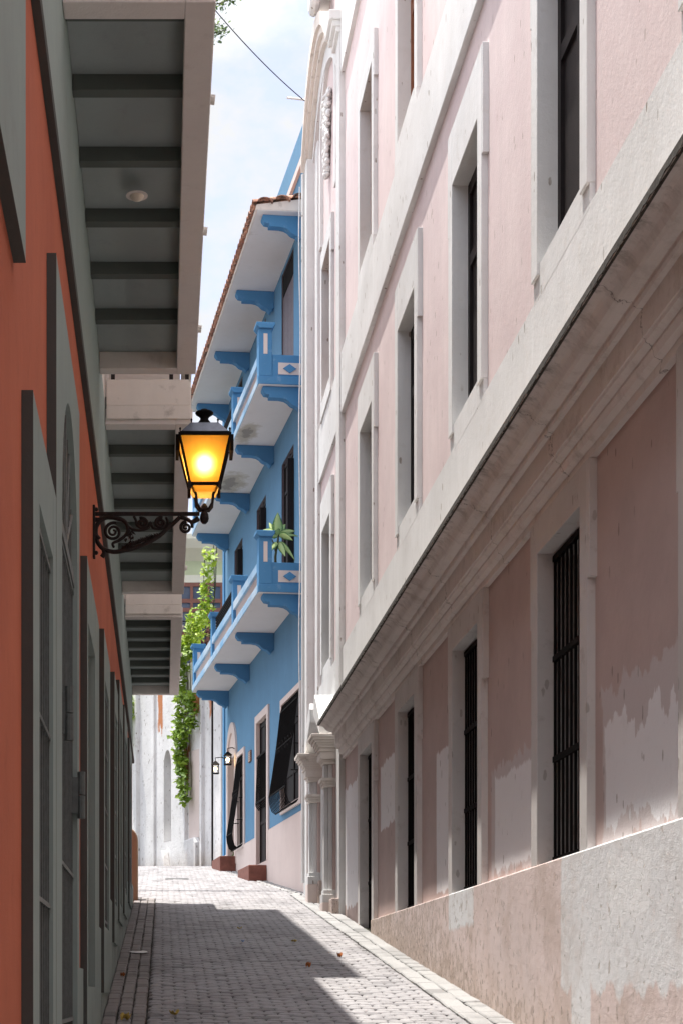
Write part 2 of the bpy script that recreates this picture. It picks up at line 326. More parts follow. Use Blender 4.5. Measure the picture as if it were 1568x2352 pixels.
# ------------------------------------------------------------------ mesh helpers
class MB:
    def __init__(s): s.v = []; s.f = []; s.uv = None
    def add(s, vs, fs):
        b = len(s.v); s.v += [tuple(p) for p in vs]; s.f += [tuple(i + b for i in f) for f in fs]; return s
    def box(s, x0, x1, y0, y1, z0, z1):
        v = [(x, y, z) for x in (x0, x1) for y in (y0, y1) for z in (z0, z1)]
        return s.add(v, [(0, 1, 3, 2), (4, 6, 7, 5), (0, 4, 5, 1), (2, 3, 7, 6), (0, 2, 6, 4), (1, 5, 7, 3)])
    def prism(s, poly, axis, a, b):
        n = len(poly); vs = []
        for t in (a, b):
            for (p, q) in poly:
                vs.append({'x': (t, p, q), 'y': (p, t, q), 'z': (p, q, t)}[axis])
        return s.add(vs, [tuple(range(n))[::-1], tuple(range(n, 2 * n))] + [(i, (i + 1) % n, n + (i + 1) % n, n + i) for i in range(n)])
    def quad(s, *p): return s.add(p, [tuple(range(len(p)))])
    def tube(s, pts, r, n=8, cap=True):
        pts = [Vector(p) for p in pts]; rs = r if isinstance(r, (list, tuple)) else [r] * len(pts)
        b = len(s.v); prev = None
        for i, p in enumerate(pts):
            t = (pts[min(i + 1, len(pts) - 1)] - pts[max(i - 1, 0)]).normalized()
            if prev is None:
                a = Vector((0, 0, 1)) if abs(t.z) < .9 else Vector((0, 1, 0)); u = t.cross(a).normalized()
            else: u = (prev - t * prev.dot(t)).normalized()
            prev = u; w_ = t.cross(u)
            for k in range(n):
                an = 2 * math.pi * k / n; s.v.append(tuple(p + (u * math.cos(an) + w_ * math.sin(an)) * rs[i]))
        for i in range(len(pts) - 1):
            for k in range(n):
                s.f.append((b + i * n + k, b + i * n + (k + 1) % n, b + (i + 1) * n + (k + 1) % n, b + (i + 1) * n + k))
        if cap: s.f.append(tuple(b + k for k in range(n))[::-1]); s.f.append(tuple(b + (len(pts) - 1) * n + k for k in range(n)))
        return s
    def lathe(s, prof, c, n=20):
        return s.tubeprof(prof, c, n)
    def tubeprof(s, prof, c, n):
        b = len(s.v)
        for (r, z) in prof:
            for k in range(n):
                a = 2 * math.pi * k / n; s.v.append((c[0] + r * math.cos(a), c[1] + r * math.sin(a), c[2] + z))
        for i in range(len(prof) - 1):
            for k in range(n): s.f.append((b + i * n + k, b + i * n + (k + 1) % n, b + (i + 1) * n + (k + 1) % n, b + (i + 1) * n + k))
        s.f.append(tuple(b + k for k in range(n))[::-1]); s.f.append(tuple(b + (len(prof) - 1) * n + k for k in range(n))); return s
    def ball(s, c, r, n=8, sz=1.0):
        return s.tubeprof([(r * math.sin(math.pi * i / n) + 1e-4, -r * sz * math.cos(math.pi * i / n)) for i in range(n + 1)], c, n * 2)
    def frust(s, c, a0, z0, a1, z1):
        x, y = c
        v = [(x + sx * a, y + sy * a, z) for a, z in ((a0, z0), (a1, z1)) for sx, sy in ((-1, -1), (1, -1), (1, 1), (-1, 1))]
        return s.add(v, [(3, 2, 1, 0), (4, 5, 6, 7), (0, 1, 5, 4), (1, 2, 6, 5), (2, 3, 7, 6), (3, 0, 4, 7)])
    def build(s, name, mat, parent=None, org=None, smooth=False, bevel=0.0):
        porg = ORG[parent.name] if parent else Vector((0, 0, 0))
        org = Vector(org) if org is not None else (porg if parent else Vector((0, 0, 0)))
        me = bpy.data.meshes.new(name)
        me.from_pydata([(x - org.x, y - org.y, z - org.z) for x, y, z in s.v], [], s.f)
        me.update()
        me.materials.append(mat)
        o = bpy.data.objects.new(name, me); COL.objects.link(o)
        if parent: o.parent = parent; o.location = org - porg
        else: o.location = org
        ORG[o.name] = org
        if smooth:
            me.polygons.foreach_set('use_smooth', [True] * len(me.polygons))
        if bevel:
            md = o.modifiers.new('bevel', 'BEVEL'); md.width = bevel; md.segments = 2; md.limit_method = 'ANGLE'; md.angle_limit = R(40)
        return o
ORG = {}
def tag(o, label=None, cat=None, group=None, kind=None):
    for k, v in (('label', label), ('category', cat), ('group', group), ('kind', kind)):
        if v: o[k] = v
    return o
def empty(name, org, rz=0.0, pivot_rot=True):
    """Empty whose children are given in a frame that is rotated about the world origin by rz"""
    o = bpy.data.objects.new(name, None); COL.objects.link(o); o.empty_display_size = .3
    org = Vector(org); c, s_ = math.cos(rz), math.sin(rz)
    o.location = (org.x * c - org.y * s_, org.x * s_ + org.y * c, org.z); o.rotation_euler = (0, 0, rz)
    ORG[o.name] = org; return o
def shift_copy(o, parent, dy=0.0, dz=0.0):
    c = o.copy(); COL.objects.link(c); c.parent = parent
    if parent == o.parent or dy or dz: c.location = (o.location.x, o.location.y + dy, o.location.z + dz)
    ORG[c.name] = ORG[o.name] + Vector((0, dy, dz))
    for ch in list(o.children):
        k = ch.copy(); COL.objects.link(k); k.parent = c; ORG[k.name] = ORG[ch.name] + Vector((0, dy, dz))
    return c
def wall_cells(mb, x, ys, zs, holes, y0, y1, z0, z1):
    Y = sorted(set([y0, y1] + [h[0] for h in holes] + [h[1] for h in holes] + ys)); Z = sorted(set([z0, z1] + [h[2] for h in holes] + [h[3] for h in holes] + zs))
    Y = [v for v in Y if y0 <= v <= y1]; Z = [v for v in Z if z0 <= v <= z1]
    for a, b in zip(Y, Y[1:]):
        for c, d in zip(Z, Z[1:]):
            my, mz = (a + b) / 2, (c + d) / 2
            if any(h[0] < my < h[1] and h[2] < mz < h[3] for h in holes): continue
            mb.quad((x, a, c), (x, a, d), (x, b, d), (x, b, c))
def ring(mb, x0, x1, oy0, oy1, oz0, oz1, y0, y1, z0, z1):
    """rectangular frame band between outer and inner rectangles, from plane x0 (front) to x1"""
    mb.box(x0, x1, oy0, y0, oz0, oz1); mb.box(x0, x1, y1, oy1, oz0, oz1)
    if z1 < oz1: mb.box(x0 + .0005, x1, y0, y1, z1, oz1)
    if z0 > oz0: mb.box(x0 + .0005, x1, y0, y1, oz0, z0)
def reveal(mb, x0, x1, y0, y1, z0, z1, t=.04):
    mb.box(x0, x1, y0 - t, y0, z0, z1); mb.box(x0, x1, y1, y1 + t, z0, z1)
    mb.box(x0, x1, y0 - t, y1 + t, z1, z1 + t); mb.box(x0, x1, y0 - t, y1 + t, z0 - t, z0)

def g(Y):
    if Y < 1.0: return -1.726
    if Y < 42.3: return -1.846 + .12 * Y
    return .0763 * Y + .0018
def blueX(Y): return 2.73 - .102 * (Y - 30.5)
def rightX(Y): return (3.0 - .00763 * Y - .03) if Y < 30.4 else blueX(Y)

# ------------------------------------------------------------------ ground and road
mb = MB(); ys = [-40, -10, 1, 6, 12, 20, 30, 36, 42.3, 50, 70, 120]
for a, b in zip(ys, ys[1:]):
    mb.quad((-60, a, g(a) - .034), (60, a, g(a) - .034), (60, b, g(b) - .034), (-60, b, g(b) - .034))
tag(mb.build('ground', M['dirt']), kind='structure')

def paver(mb, x0, x1, y0, y1, ch=.02, ins=.010, rot=0.0):
    j = lambda a: rnd.uniform(-a, a)
    cx, cy = (x0 + x1) / 2, (y0 + y1) / 2; dz = j(.004); tx, ty = j(.02), j(.03)
    def oct_(i):
        a, b, c, d = x0 + i, x1 - i, y0 + i, y1 - i; k = ch
        return [(a + k, c), (b - k, c), (b, c + k), (b, d - k), (b - k, d), (a + k, d), (a, d - k), (a, c + k)]
    js = [(j(.0035), j(.0035)) for _ in range(8)]
    V = []
    for i, h in ((.0, -.045), (.0, -.011), (ins, 0.0)):
        for (p, q), (a, b) in zip(oct_(i), js):
            V.append((p + a, q + b, g(q) + h + dz + (p - cx) * tx + (q - cy) * ty))
    F = [(k, (k + 1) % 8, 8 + (k + 1) % 8, 8 + k) for k in range(8)] + [(8 + k, 8 + (k + 1) % 8, 16 + (k + 1) % 8, 16 + k) for k in range(8)] + [tuple(range(16, 24))]
    mb.add(V, F)
mb = MB(); y = 3.0; r = 0; RW = .125
while y < 43.4:
    lo = -.13 if y < 29.3 else (-.13 - (y - 29.3) * 1.2 if y < 31 else -5.0)
    hi = rightX(y) - (.40 if y < 30.4 else .30)
    off = (r % 2) * .1075 + rnd.uniform(-.006, .006)
    x = lo - .215 + (off if y < 29.3 else off)
    # keep columns aligned: snap to a global grid
    x = math.floor(lo / .215) * .215 + off
    while x < hi:
        a, b = max(x, lo), min(x + .215, hi)
        gp = rnd.uniform(.0035, .007)
        if b - a > .06: paver(mb, a + gp, b - gp, y + gp, y + RW - gp, ch=rnd.uniform(.024, .036))
        x += .215
    y += RW; r += 1
tag(mb.build('road', M['paver']), kind='structure')
mb = MB()
for k in range(3):                          # three lengthwise courses by the left wall
    y = 3.0 + k * .09
    while y < 29.2 + k * .3:
        l_ = rnd.uniform(.19, .25)
        x0 = -.50 + k * .122 + rnd.uniform(-.004, .004)
        paver(mb, x0 + .005, x0 + .117, y + .005, y + l_ - .005, ch=.012, ins=.012); y += l_
tag(mb.build('brick_gutter', M['redpaver']), kind='structure')
mb = MB()
for k in range(2):
    y = 3.0 + k * .2
    while y < 43:
        l_ = rnd.uniform(.32, .55); xr = rightX(y + l_ / 2) - .005
        wd = .19 if y < 30.4 else .14
        x1 = xr - k * wd; x0 = x1 - wd
        paver(mb, x0 + .006, x1 - .006, y + .006, y + l_ - .006, ch=.012, ins=.012); y += l_
tag(mb.build('stone_kerb', M['kerbstone']), kind='structure')

# ------------------------------------------------------------------ pink building (right)
PR = math.atan(29 / 3800)
pb = empty('pink_building', PORG, PR)
tag(pb, 'long pale pink building with white window frames filling the right side of the street', 'building')
X = 3.0; Y0s = [7.77 + 3.56 * k for k in range(5)]; WW = 1.25
holes = []
for k, a in enumerate(Y0s):
    holes += [(a, a + WW, .969 if k < 4 else .62, 3.34), (a, a + WW, 5.55, 7.88), (a, a + WW, 10.1, 12.4)]
BAY = (27.12, 28.42); holes += [(*BAY, 5.55, 7.88), (*BAY, 10.1, 12.4)]
holes += [(26.6, 27.95, 1.5, 3.5)]
mb = MB(); wall_cells(mb, X, [], [], holes, -34, 30.3, -2.5, 17.6)
mb.box(X + .6, X + 7, -34, 30.29, -2.6, 17.6); mb.box(X + .001, X + .6, -34, 30.29, 17.3, 17.6); mb.box(X + .002, X + .6, -34.02, -34, -2.6, 17.6); mb.box(X + .002, X + .6, 30.27, 30.3, -2.6, 17.6)
mb.build('wall', M['pink'], pb)
# plinth
mb = MB(); PX = 2.93
mb.box(PX, X + .02, -34, Y0s[4], -2.5, .969); mb.box(PX, X + .02, Y0s[4] + WW, 25.47, -.2, .969)
mb.box(PX, X + .02, Y0s[4], Y0s[4] + WW, -.2, .62)
mb.build('plinth', M['plinth'], pb, bevel=.012)
mb = MB(); mb.box(2.962, X + .01, -34, 25.47, 4.1, 5.32); mb.build('sill_band', M['white'], pb)
# cornice
prof = [(3.01, 3.60), (2.955, 3.60), (2.955, 3.66), (2.915, 3.68), (2.90, 3.72), (2.905, 3.745), (2.86, 3.765), (2.855, 3.785), (2.845, 3.79), (2.845, 3.96), (2.81, 3.965), (2.80, 3.985), (2.80, 4.01)]
for i in range(9):   # cyma
    t = i / 8; prof.append((2.795 - .20 * t - .016 * math.sin(2 * math.pi * t), 4.015 + .075 * (1 - math.cos(math.pi * t)) / 2 + .03 * t * t))
prof += [(2.575, 4.10), (2.575, 4.145), (2.60, 4.16), (3.01, 4.20)]
mb = MB(); mb.prism(prof, 'y', -34, 25.47); mb.build('cornice', M['trim'], pb)
mb = MB(); pts = []
n = 900
for i in range(n + 1):
    yy = -6 + 31.45 * i / n; pts.append((yy, rnd.uniform(-.009, .005), rnd.uniform(-.010, .004)))
for (a, da, za), (b, db, zb) in zip(pts, pts[1:]):
    mb.quad((2.571 + da * .4, a, 4.106 + za), (2.571 + db * .4, b, 4.106 + zb), (2.571, b, 4.152), (2.571, a, 4.152))
    mb.quad((2.571 + da * .4, a, 4.106 + za), (2.571 + db * .4, b, 4.106 + zb), (2.60, b, 4.108), (2.60, a, 4.108))
lip = plain('mossy_black_cornice_edge', (.085, .075, .062), .95, 0, .7, 30, 1.0)
mb.build('cornice_edge', lip, pb)
# belts
for z0, z1, y1 in ((8.93, 9.85, 25.47), (14.18, 15.1, 25.47)):
    mb = MB(); mb.box(2.935, X + .01, -34, y1, z0, z1); mb.build('belt_course', M['white'], pb, bevel=.008)
for z0, z1 in ((8.93, 9.85), (4.1, 5.32)):
    mb = MB(); mb.box(2.955, X + .01, 25.93, 29.0, z0, z1); mb.build('bay_belt', M['white'], pb)
def pink_window(y0, kind, yw=WW):
    """surround (protrudes) > reveal, shutter or grille"""
    y1 = y0 + yw
    if kind == 'g': z0, z1, zt, zb, ez = .969, 3.34, 3.60, .969, 2.80
    elif kind == 'd': z0, z1, zt, zb, ez = .62, 3.34, 3.60, .62, 2.80
    elif kind == 'm': z0, z1, zt, zb, ez = 5.55, 7.88, 8.44, 5.30, 7.46
    else: z0, z1, zt, zb, ez = 10.1, 12.4, 12.72, 9.84, 12.1
    fx = 2.94; bd = .19
    org = (3.0, y0, z0)
    mb = MB(); zf = zb + .17 if kind in 'mt' else zb; bx_ = 2.955 if kind == 'm' else 2.938
    xr = 3.41; mb.box(fx, xr, y0 - bd, y0, zf, zt); mb.box(fx, xr, y1, y1 + bd, zf, zt); mb.box(fx + .0005, xr, y0 + .0003, y1 - .0003, z1, zt)
    # ears at the top, and a foot block
    mb.box(fx + .003, X + .01, y0 - bd - .045, y0 - bd, ez, zt); mb.box(fx + .003, X + .01, y1 + bd, y1 + bd + .045, ez, zt)
    mat = M['white'] if kind in 'mt' else M['trimlow']
    w_ = mb.build('window', mat, pb, org=org, bevel=.006)
    mb = MB()
    if kind == 'm': mb.box(2.9612, 3.0, y0 - bd + .004, y1 + bd - .004, 5.30, zf - .0004); mb.box(2.9612, 3.42, y0 + .0006, y1 - .0006, zf - .0004, z0)
    elif kind == 't': mb.box(2.9345, 3.0, y0 - bd + .004, y1 + bd - .004, 9.83, zf - .0004); mb.box(2.9345, 3.42, y0 + .0006, y1 - .0006, zf - .0004, z0)
    else: mb.box(2.955, 3.42, y0 + .0006, y1 - .0006, z0 - .06, z0 + .0)
    mb.build('sill', mat, w_)
    if kind in 'gd':
        mb = MB(); mb.box(3.42, 3.45, y0, y1, z0, z1); mb.build('room_back', M['dark'], w_)
        mb = MB()
        for q in range(5): mb.box(3.30, 3.33, y0 + .18 + q * .22, y0 + .25 + q * .22, z0 + .1, z1 - .22)
        mb.build('inner_shutter', M['curtain'], w_)
        mb = MB(); bx = 3.075
        nb = 10
        for q in range(nb + 1):
            yy = y0 + .02 + (yw - .04) * q / nb; mb.box(bx - .009, bx + .009, yy - .009, yy + .009, z0 + .02, z1 - .02)
        for q in range(4):
            zz = z0 + .04 + (z1 - z0 - .08) * q / 3; mb.box(bx - .016, bx + .014, y0, y1, zz - .022, zz + .022)
        mb.build('grille', M['iron'], w_)
    else:
        xs = 3.10; mb = MB(); mb.box(xs + .03, xs + .06, y0, y1, z0, z1)
        for a, b in ((y0, y0 + .09), (y0 + yw / 2 - .06, y0 + yw / 2 + .06), (y1 - .09, y1)): mb.box(xs, xs + .03, a, b, z0, z1)
        for a, b in ((z0, z0 + .14), (z0 + 1.5, z0 + 1.62), (z1 - .12, z1)):
            mb.box(xs + .002, xs + .03, y0 + .09, y0 + yw / 2 - .06, a, b); mb.box(xs + .002, xs + .03, y0 + yw / 2 + .06, y1 - .09, a, b)
        mb.build('shutter', M['door'] if kind == 'm' else M['rust_door'], w_)
    return w_
M['trimlow'] = stucco('grey_white_ground_frame_paint', vary=True, col=(.70, .675, .66), alt=(.60, .575, .555), streak=.4, pits=.4, grain=60, bs=.5, dirt=(.25, .2, .16), dirt_amt=.5)
wg = pink_window(Y0s[0], 'g'); wm = pink_window(Y0s[0], 'm'); wt = pink_window(Y0s[0], 't')
for k in range(1, 5):
    if k < 4: shift_copy(wg, pb, dy=3.56 * k)
    shift_copy(wm, pb, dy=3.56 * k); shift_copy(wt, pb, dy=3.56 * k)
pink_window(Y0s[4], 'd')
shift_copy(wm, pb, dy=BAY[0] - Y0s[0] + .02); shift_copy(wt, pb, dy=BAY[0] - Y0s[0] + .02)
# end bay: pilasters
def pil(y0, y1, xo, z0, z1, name='pilaster', mat='white'):
    mb = MB(); mb.box(xo, X + .01, y0, y1, z0, z1)
    return mb.build(name, M[mat], pb, bevel=.01)
pil(25.47, 25.93, 2.91, .2, 14.95); pil(29.0, 29.4, 2.93, 1.2, 14.95)
pil(29.4, 29.75, 2.96, 1.2, 15.0, mat='pink'); pil(29.75, 30.3, 2.815, 1.2, 15.0)
mb = MB(); mb.box(2.80, X, 25.5, 25.92, .2, 1.46); mb.box(2.845, X, 25.92, 26.6, .3, 1.46); mb.build('pedestal', M['plinth'], pb, bevel=.01)
mb = MB(); mb.box(2.845, X, 27.95, 29.7, 1.1, 1.9); mb.build('pedestal', M['plinth'], pb, bevel=.01)
# arched gable over the end bay
def archband(name, mat, xf, base0, rise0, base1, rise1, hw=2.1, n=28, x1=3.02):
    mb = MB(); yc = 28.1; U_ = lambda t: (1 - t * t) ** .9
    for i in range(n):
        t0, t1 = -math.cos(math.pi * i / n), -math.cos(math.pi * (i + 1) / n)
        a, b = yc + hw * t0, yc + hw * t1
        L0, L1 = base0 + rise0 * U_(t0), base0 + rise0 * U_(t1)
        U0, U1 = base1 + rise1 * U_(t0), base1 + rise1 * U_(t1)
        p = [(xf, a, L0), (xf, b, L1), (xf, b, U1), (xf, a, U0), (x1, a, L0), (x1, b, L1), (x1, b, U1), (x1, a, U0)]
        mb.add(p, [(0, 3, 2, 1), (0, 1, 5, 4), (3, 7, 6, 2)] + ([(0, 4, 7, 3)] if i == 0 else []) + ([(1, 2, 6, 5)] if i == n - 1 else []))
    return mb.build(name, mat, pb)
archband('gable_cornice', M['trim2'] if 'trim2' in M else M['beamw'], 2.75, 14.97, 1.12, 15.15, 1.17)
archband('gable_moulding', M['beamw'], 2.80, 14.88, 1.08, 14.98, 1.12, hw=2.08)
archband('gable_moulding', M['beamw'], 2.86, 14.80, 1.03, 14.89, 1.08, hw=2.05)
archband('gable_moulding', M['white'], 2.93, 14.6, .93, 14.81, 1.02, hw=2.0)
mb = MB(); mb.box(2.75, 3.0, 25.42, 26.05, 14.98, 15.13); mb.box(2.80, 3.0, 25.45, 26.06, 14.89, 14.98); mb.box(2.86, 3.0, 25.46, 26.07, 14.81, 14.89); mb.build('gable_return', M['white'], pb, bevel=.01)
mb = MB()   # arched frame of the relief panel
pts_o = []; pts_i = []
for i in range(25):
    a = math.pi * i / 24; pts_o.append((27.55 - 1.25 * math.cos(a), 14.6 + 1.1 * math.sin(a))); pts_i.append((27.55 - 1.05 * math.cos(a), 14.6 + .9 * math.sin(a)))
for i in range(24):
    a, b, c, d = pts_o[i], pts_o[i + 1], pts_i[i + 1], pts_i[i]
    mb.add([(2.94, *a), (2.94, *b), (2.94, *c), (2.94, *d), (3.0, *a), (3.0, *b), (3.0, *c), (3.0, *d)], [(0, 1, 2, 3), (3, 2, 6, 7), (0, 4, 5, 1)])
mb.box(2.94, 3.0, 26.3, 26.5, 12.9, 14.6); mb.box(2.94, 3.0, 28.6, 28.8, 12.9, 14.6)
mb.build('gable_panel_frame', M['white'], pb)
mb = MB(); rr = random.Random(5)   # plaster relief: shield with scrolled foliage
mb.ball((3.0, 27.6, 14.4), .13, 8, 1.3)
for i in range(230):
    t = i / 230; sp = .36 * (1 - t) + .07
    yy = 27.6 + rr.uniform(-sp, sp); zz = 14.98 - 1.32 * t + rr.uniform(-.05, .05)
    mb.ball((2.955 + rr.uniform(-.03, .01), yy, zz), rr.uniform(.022, .055), 5, rr.uniform(.7, 1.6))
for sg in (-1, 1):
    for j in range(3):
        sp = []
        for i in range(16):
            a = i * .55; q = .13 * (1 - i / 18); sp.append((2.93, 27.6 + sg * (.32 - .07 * j) + sg * q * math.cos(a), 14.74 - .30 * j + q * math.sin(a)))
        mb.tube(sp, [.035 - .0012 * i for i in range(16)], 6)
mb.build('coat_of_arms_relief', M['white'], pb, smooth=True)
# volute on the gable shoulder
mb = MB(); sp = []
for i in range(26):
    a = i * .42; q = .50 * (1 - i / 30); sp.append((2.72, 27.4 + q * math.cos(a + 2.6), 16.72 + q * math.sin(a + 2.6)))
mb.tube(sp, [.10 - .003 * i for i in range(26)], 8); mb.box(2.74, 3.0, 27.0, 27.8, 16.5, 16.95); mb.build('gable_volute', M['white'], pb, smooth=False)
# portal
cp = [(0, 0), (0, .46), (-.30, .46), (-.30, .425)]
for i in range(7):
    t = i / 6; cp.append((-.29 + .14 * t + .012 * math.sin(2 * math.pi * t), .41 - .12 * t))
cp += [(-.14, .27), (-.16, .25), (-.14, .23), (-.12, .22), (-.12, .04), (-.07, .0), (-.05, -.03), (-.03, -.05), (0, -.06)]
def portal(y0, y1, xs, ztop, zb, gz):
    t = MB(); t.box(xs, xs + .06, y0 + .10, y1 - .04, zb, ztop - .46); t.box(xs + .0605, xs + .13, y0 + .05, y1 - .02, zb, ztop - .46); p = t.build('portal_pilaster', M['white'], pb, org=(2.9, y0, zb), bevel=.008)
    t = MB(); t.box(xs + .1305, 2.99, y0, y1, zb, ztop - .46); t.build('portal_backing', M['pink'], p, bevel=.008)
    t = MB(); t.box(xs - .035, 2.985, y0 - .03, y1 + .03, zb, zb + .13); t.box(xs - .015, 2.985, y0 - .015, y1 + .015, zb + .13, zb + .20); t.build('base_moulding', M['white'], p, bevel=.008)
    t = MB(); z0 = ztop - .46
    # entablature with returned profile on the near side: stacked slabs follow the profile
    steps = [(.0, .04, .03), (.04, .07, .05), (.07, .19, .10), (.19, .215, .13), (.215, .25, .115), (.25, .29, .15), (.29, .33, .175), (.33, .37, .215), (.37, .41, .255), (.41, .46, .285)]
    for a, b, e in steps: t.box(xs - e * .78, 2.98, y0 - e * .45, y1 + e * .45, z0 + a, z0 + b)
    t.build('entablature', M['beamw'], p, bevel=.006); t = MB()
    for a, b, e in ((-.36, -.31, .02), (-.31, -.27, .045), (-.27, -.22, .075)): t.box(xs - e * .8, 2.975, y0 - e * .4, y1 + e * .4, z0 + a, z0 + b)
    t.build('capital_moulding', M['beamw'], p, bevel=.006)
    t = MB(); t.box(xs - .04, 2.983, y0 - .03, y1 + .03, gz, zb); t.build('pedestal', M['cream'], p, bevel=.01)
    return p
portal(26.02, 26.38, 2.745, 4.06, 1.42, .9); portal(28.17, 28.5, 2.72, 4.06, 1.85, 1.2)
mb = MB(); mb.box(3.3, 3.33, 26.5, 28.0, 1.4, 3.6); mb.build('portal_door', M['door'], pb)
mb = MB(); ring(mb, 2.90, 3.3, 26.45, 28.12, 1.5, 3.6, 26.65, 27.92, 1.5, 3.35); mb.build('portal_frame', M['white'], pb, bevel=.008)
mb = MB()   # broken pediment over the portal
for y0, sg in ((26.0, 1), (28.5, -1)):
    pp = [(y0, 4.06), (y0 + sg * .95, 4.50), (y0 + sg * .95, 4.72), (y0 + sg * .85, 4.84), (y0 + sg * .6, 4.72), (y0, 4.30)]
    mb.prism(pp if sg > 0 else pp[::-1], 'x', 2.66, 2.99)
mb.box(2.86, 2.99, 26.95, 27.55, 4.06, 4.6); mb.build('broken_pediment', M['white'], pb, bevel=.02)
# rain pipe at the corner
mb = MB(); mb.tube([(2.78, 30.12, 2.0), (2.78, 30.12, 14.9)], .028, 8)
mb.build('rain_pipe', M['white'], pb)
mb = MB(); pts = [(2.745 + .012 * math.sin(z_ * 1.7), 30.38 + .01 * math.cos(z_ * 2.3), z_) for z_ in [4.0 + .3 * i for i in range(37)]]
mb.tube(pts, .011, 5); mb.build('wall_cable', M['wcable'], pb)

# ------------------------------------------------------------------ terracotta building (left)
tb = empty('terracotta_building', (-.52, 12, -.4))
tag(tb, 'terracotta house with sage green frames and three overhanging balconies on the left', 'building')
XL = -.52
frames = [  # y0,y1,z0,z1 outer band ; opening y0,y1,z0,z1 ; kind
    (6.1, 7.42, -1.6, 2.22, 6.42, 7.22, -1.15, 1.9, 'grille'),
    (7.43, 9.5, -1.4, 3.32, 7.86, 9.28, -1.0, 2.3, 'arch'),
    (10.46, 12.46, -.6, 2.76, 10.62, 11.72, .04, 2.38, 'door'),
    (13.5, 15.1, .0, 2.97, 13.72, 14.75, .55, 2.6, 'grille'),
    (16.45, 17.75, .5, 3.19, 16.7, 17.5, .9, 2.85, 'grille'),
    (18.3, 20.0, .8, 3.46, 18.6, 19.7, 1.0, 3.1, 'door'),
    (20.8, 22.6, 1.0, 3.62, 21.1, 22.3, 1.3, 3.3, 'grille'),
    (24.0, 25.8, 1.3, 3.7, 24.3, 25.5, 1.6, 3.4, 'grille')]
holes = []
for f in frames:
    holes.append((f[4], f[5], f[6], f[7] if f[8] != 'arch' else 3.02))
mb = MB(); wall_cells(mb, XL, [], [], holes, -34, 28.3, -2.5, 12.2 if False else 8.7)
mb.box(-7, XL - .5, -34, 28.29, -2.5, 8.7); mb.box(XL - .5, XL - .001, 28.27, 28.3, -2.5, 8.7); mb.box(XL - .5, XL - .001, -34, -33.98, -2.5, 8.7)
mb.box(-7, XL - .001, -34, 28.3, 8.7, 8.8)
mb.build('wall', M['terra'], tb)
mb = MB(); mb.box(-6, XL + .001, 17.9, 27.2, 8.8, 12.2); mb.build('upper_wall', M['beamw'], tb)  # out of view; coloured cream for its light bounce
mb = MB(); mb.box(-6.2, .27, 17.7, 27.4, 12.2, 12.4); mb.build('upper_eave', M['beam'], tb)
mb = MB(); mb.box(-6.2, .27, 9.0, 17.6, 8.8, 8.95); mb.build('lower_eave', M['beam'], tb)
mb = MB(); mb.prism([(XL, 3.92), (XL + .036, 3.92), (XL + .04, 3.955), (XL, 4.06)], 'y', -34, 28.3); mb.build('ledge', M['edge'], tb)
mb = MB(); mb.box(XL, XL + .006, -34, 28.3, 4.05, 5.25); mb.build('upper_paint_band', M['sage'], tb); mb = MB(); mb.box(XL, XL + .006, -34, 28.3, 5.252, 8.6); mb.build('upper_bounce_paint', M['beamw'], tb)  # upper cream layer is unseen, added to bounce neutral light across the street
mb = MB(); 
for (a, b, zt) in ((9.5, 10.455, .15), (12.465, 13.495, .52), (15.105, 16.445, .9), (17.755, 18.295, 1.1), (20.005, 20.795, 1.35), (22.605, 23.995, 1.6), (25.805, 28.3, 1.8)):
    mb.box(XL, XL + .02, a, b, -2, zt)
for (a, b, zt) in ((10.46, 12.46, .0), (13.5, 15.1, .45), (16.45, 17.75, .8), (18.3, 20, .95), (20.8, 22.6, 1.2), (24, 25.8, 1.5)): mb.box(XL, XL + .022, a, b, -2, zt - .4 if False else min(zt, 5))
mb.build('plinth', M['sage'], tb)
mb = MB(); mb.box(XL, XL + .043, 2.5, 5.77, 2.55, 3.72); lp_ = mb.build('lintel_panel', M['sage'], tb)
mb = MB(); mb.box(XL, XL + .0435, 2.5, 5.77, 2.545, 2.5495); mb.build('edge_trim', M['edge'], lp_)
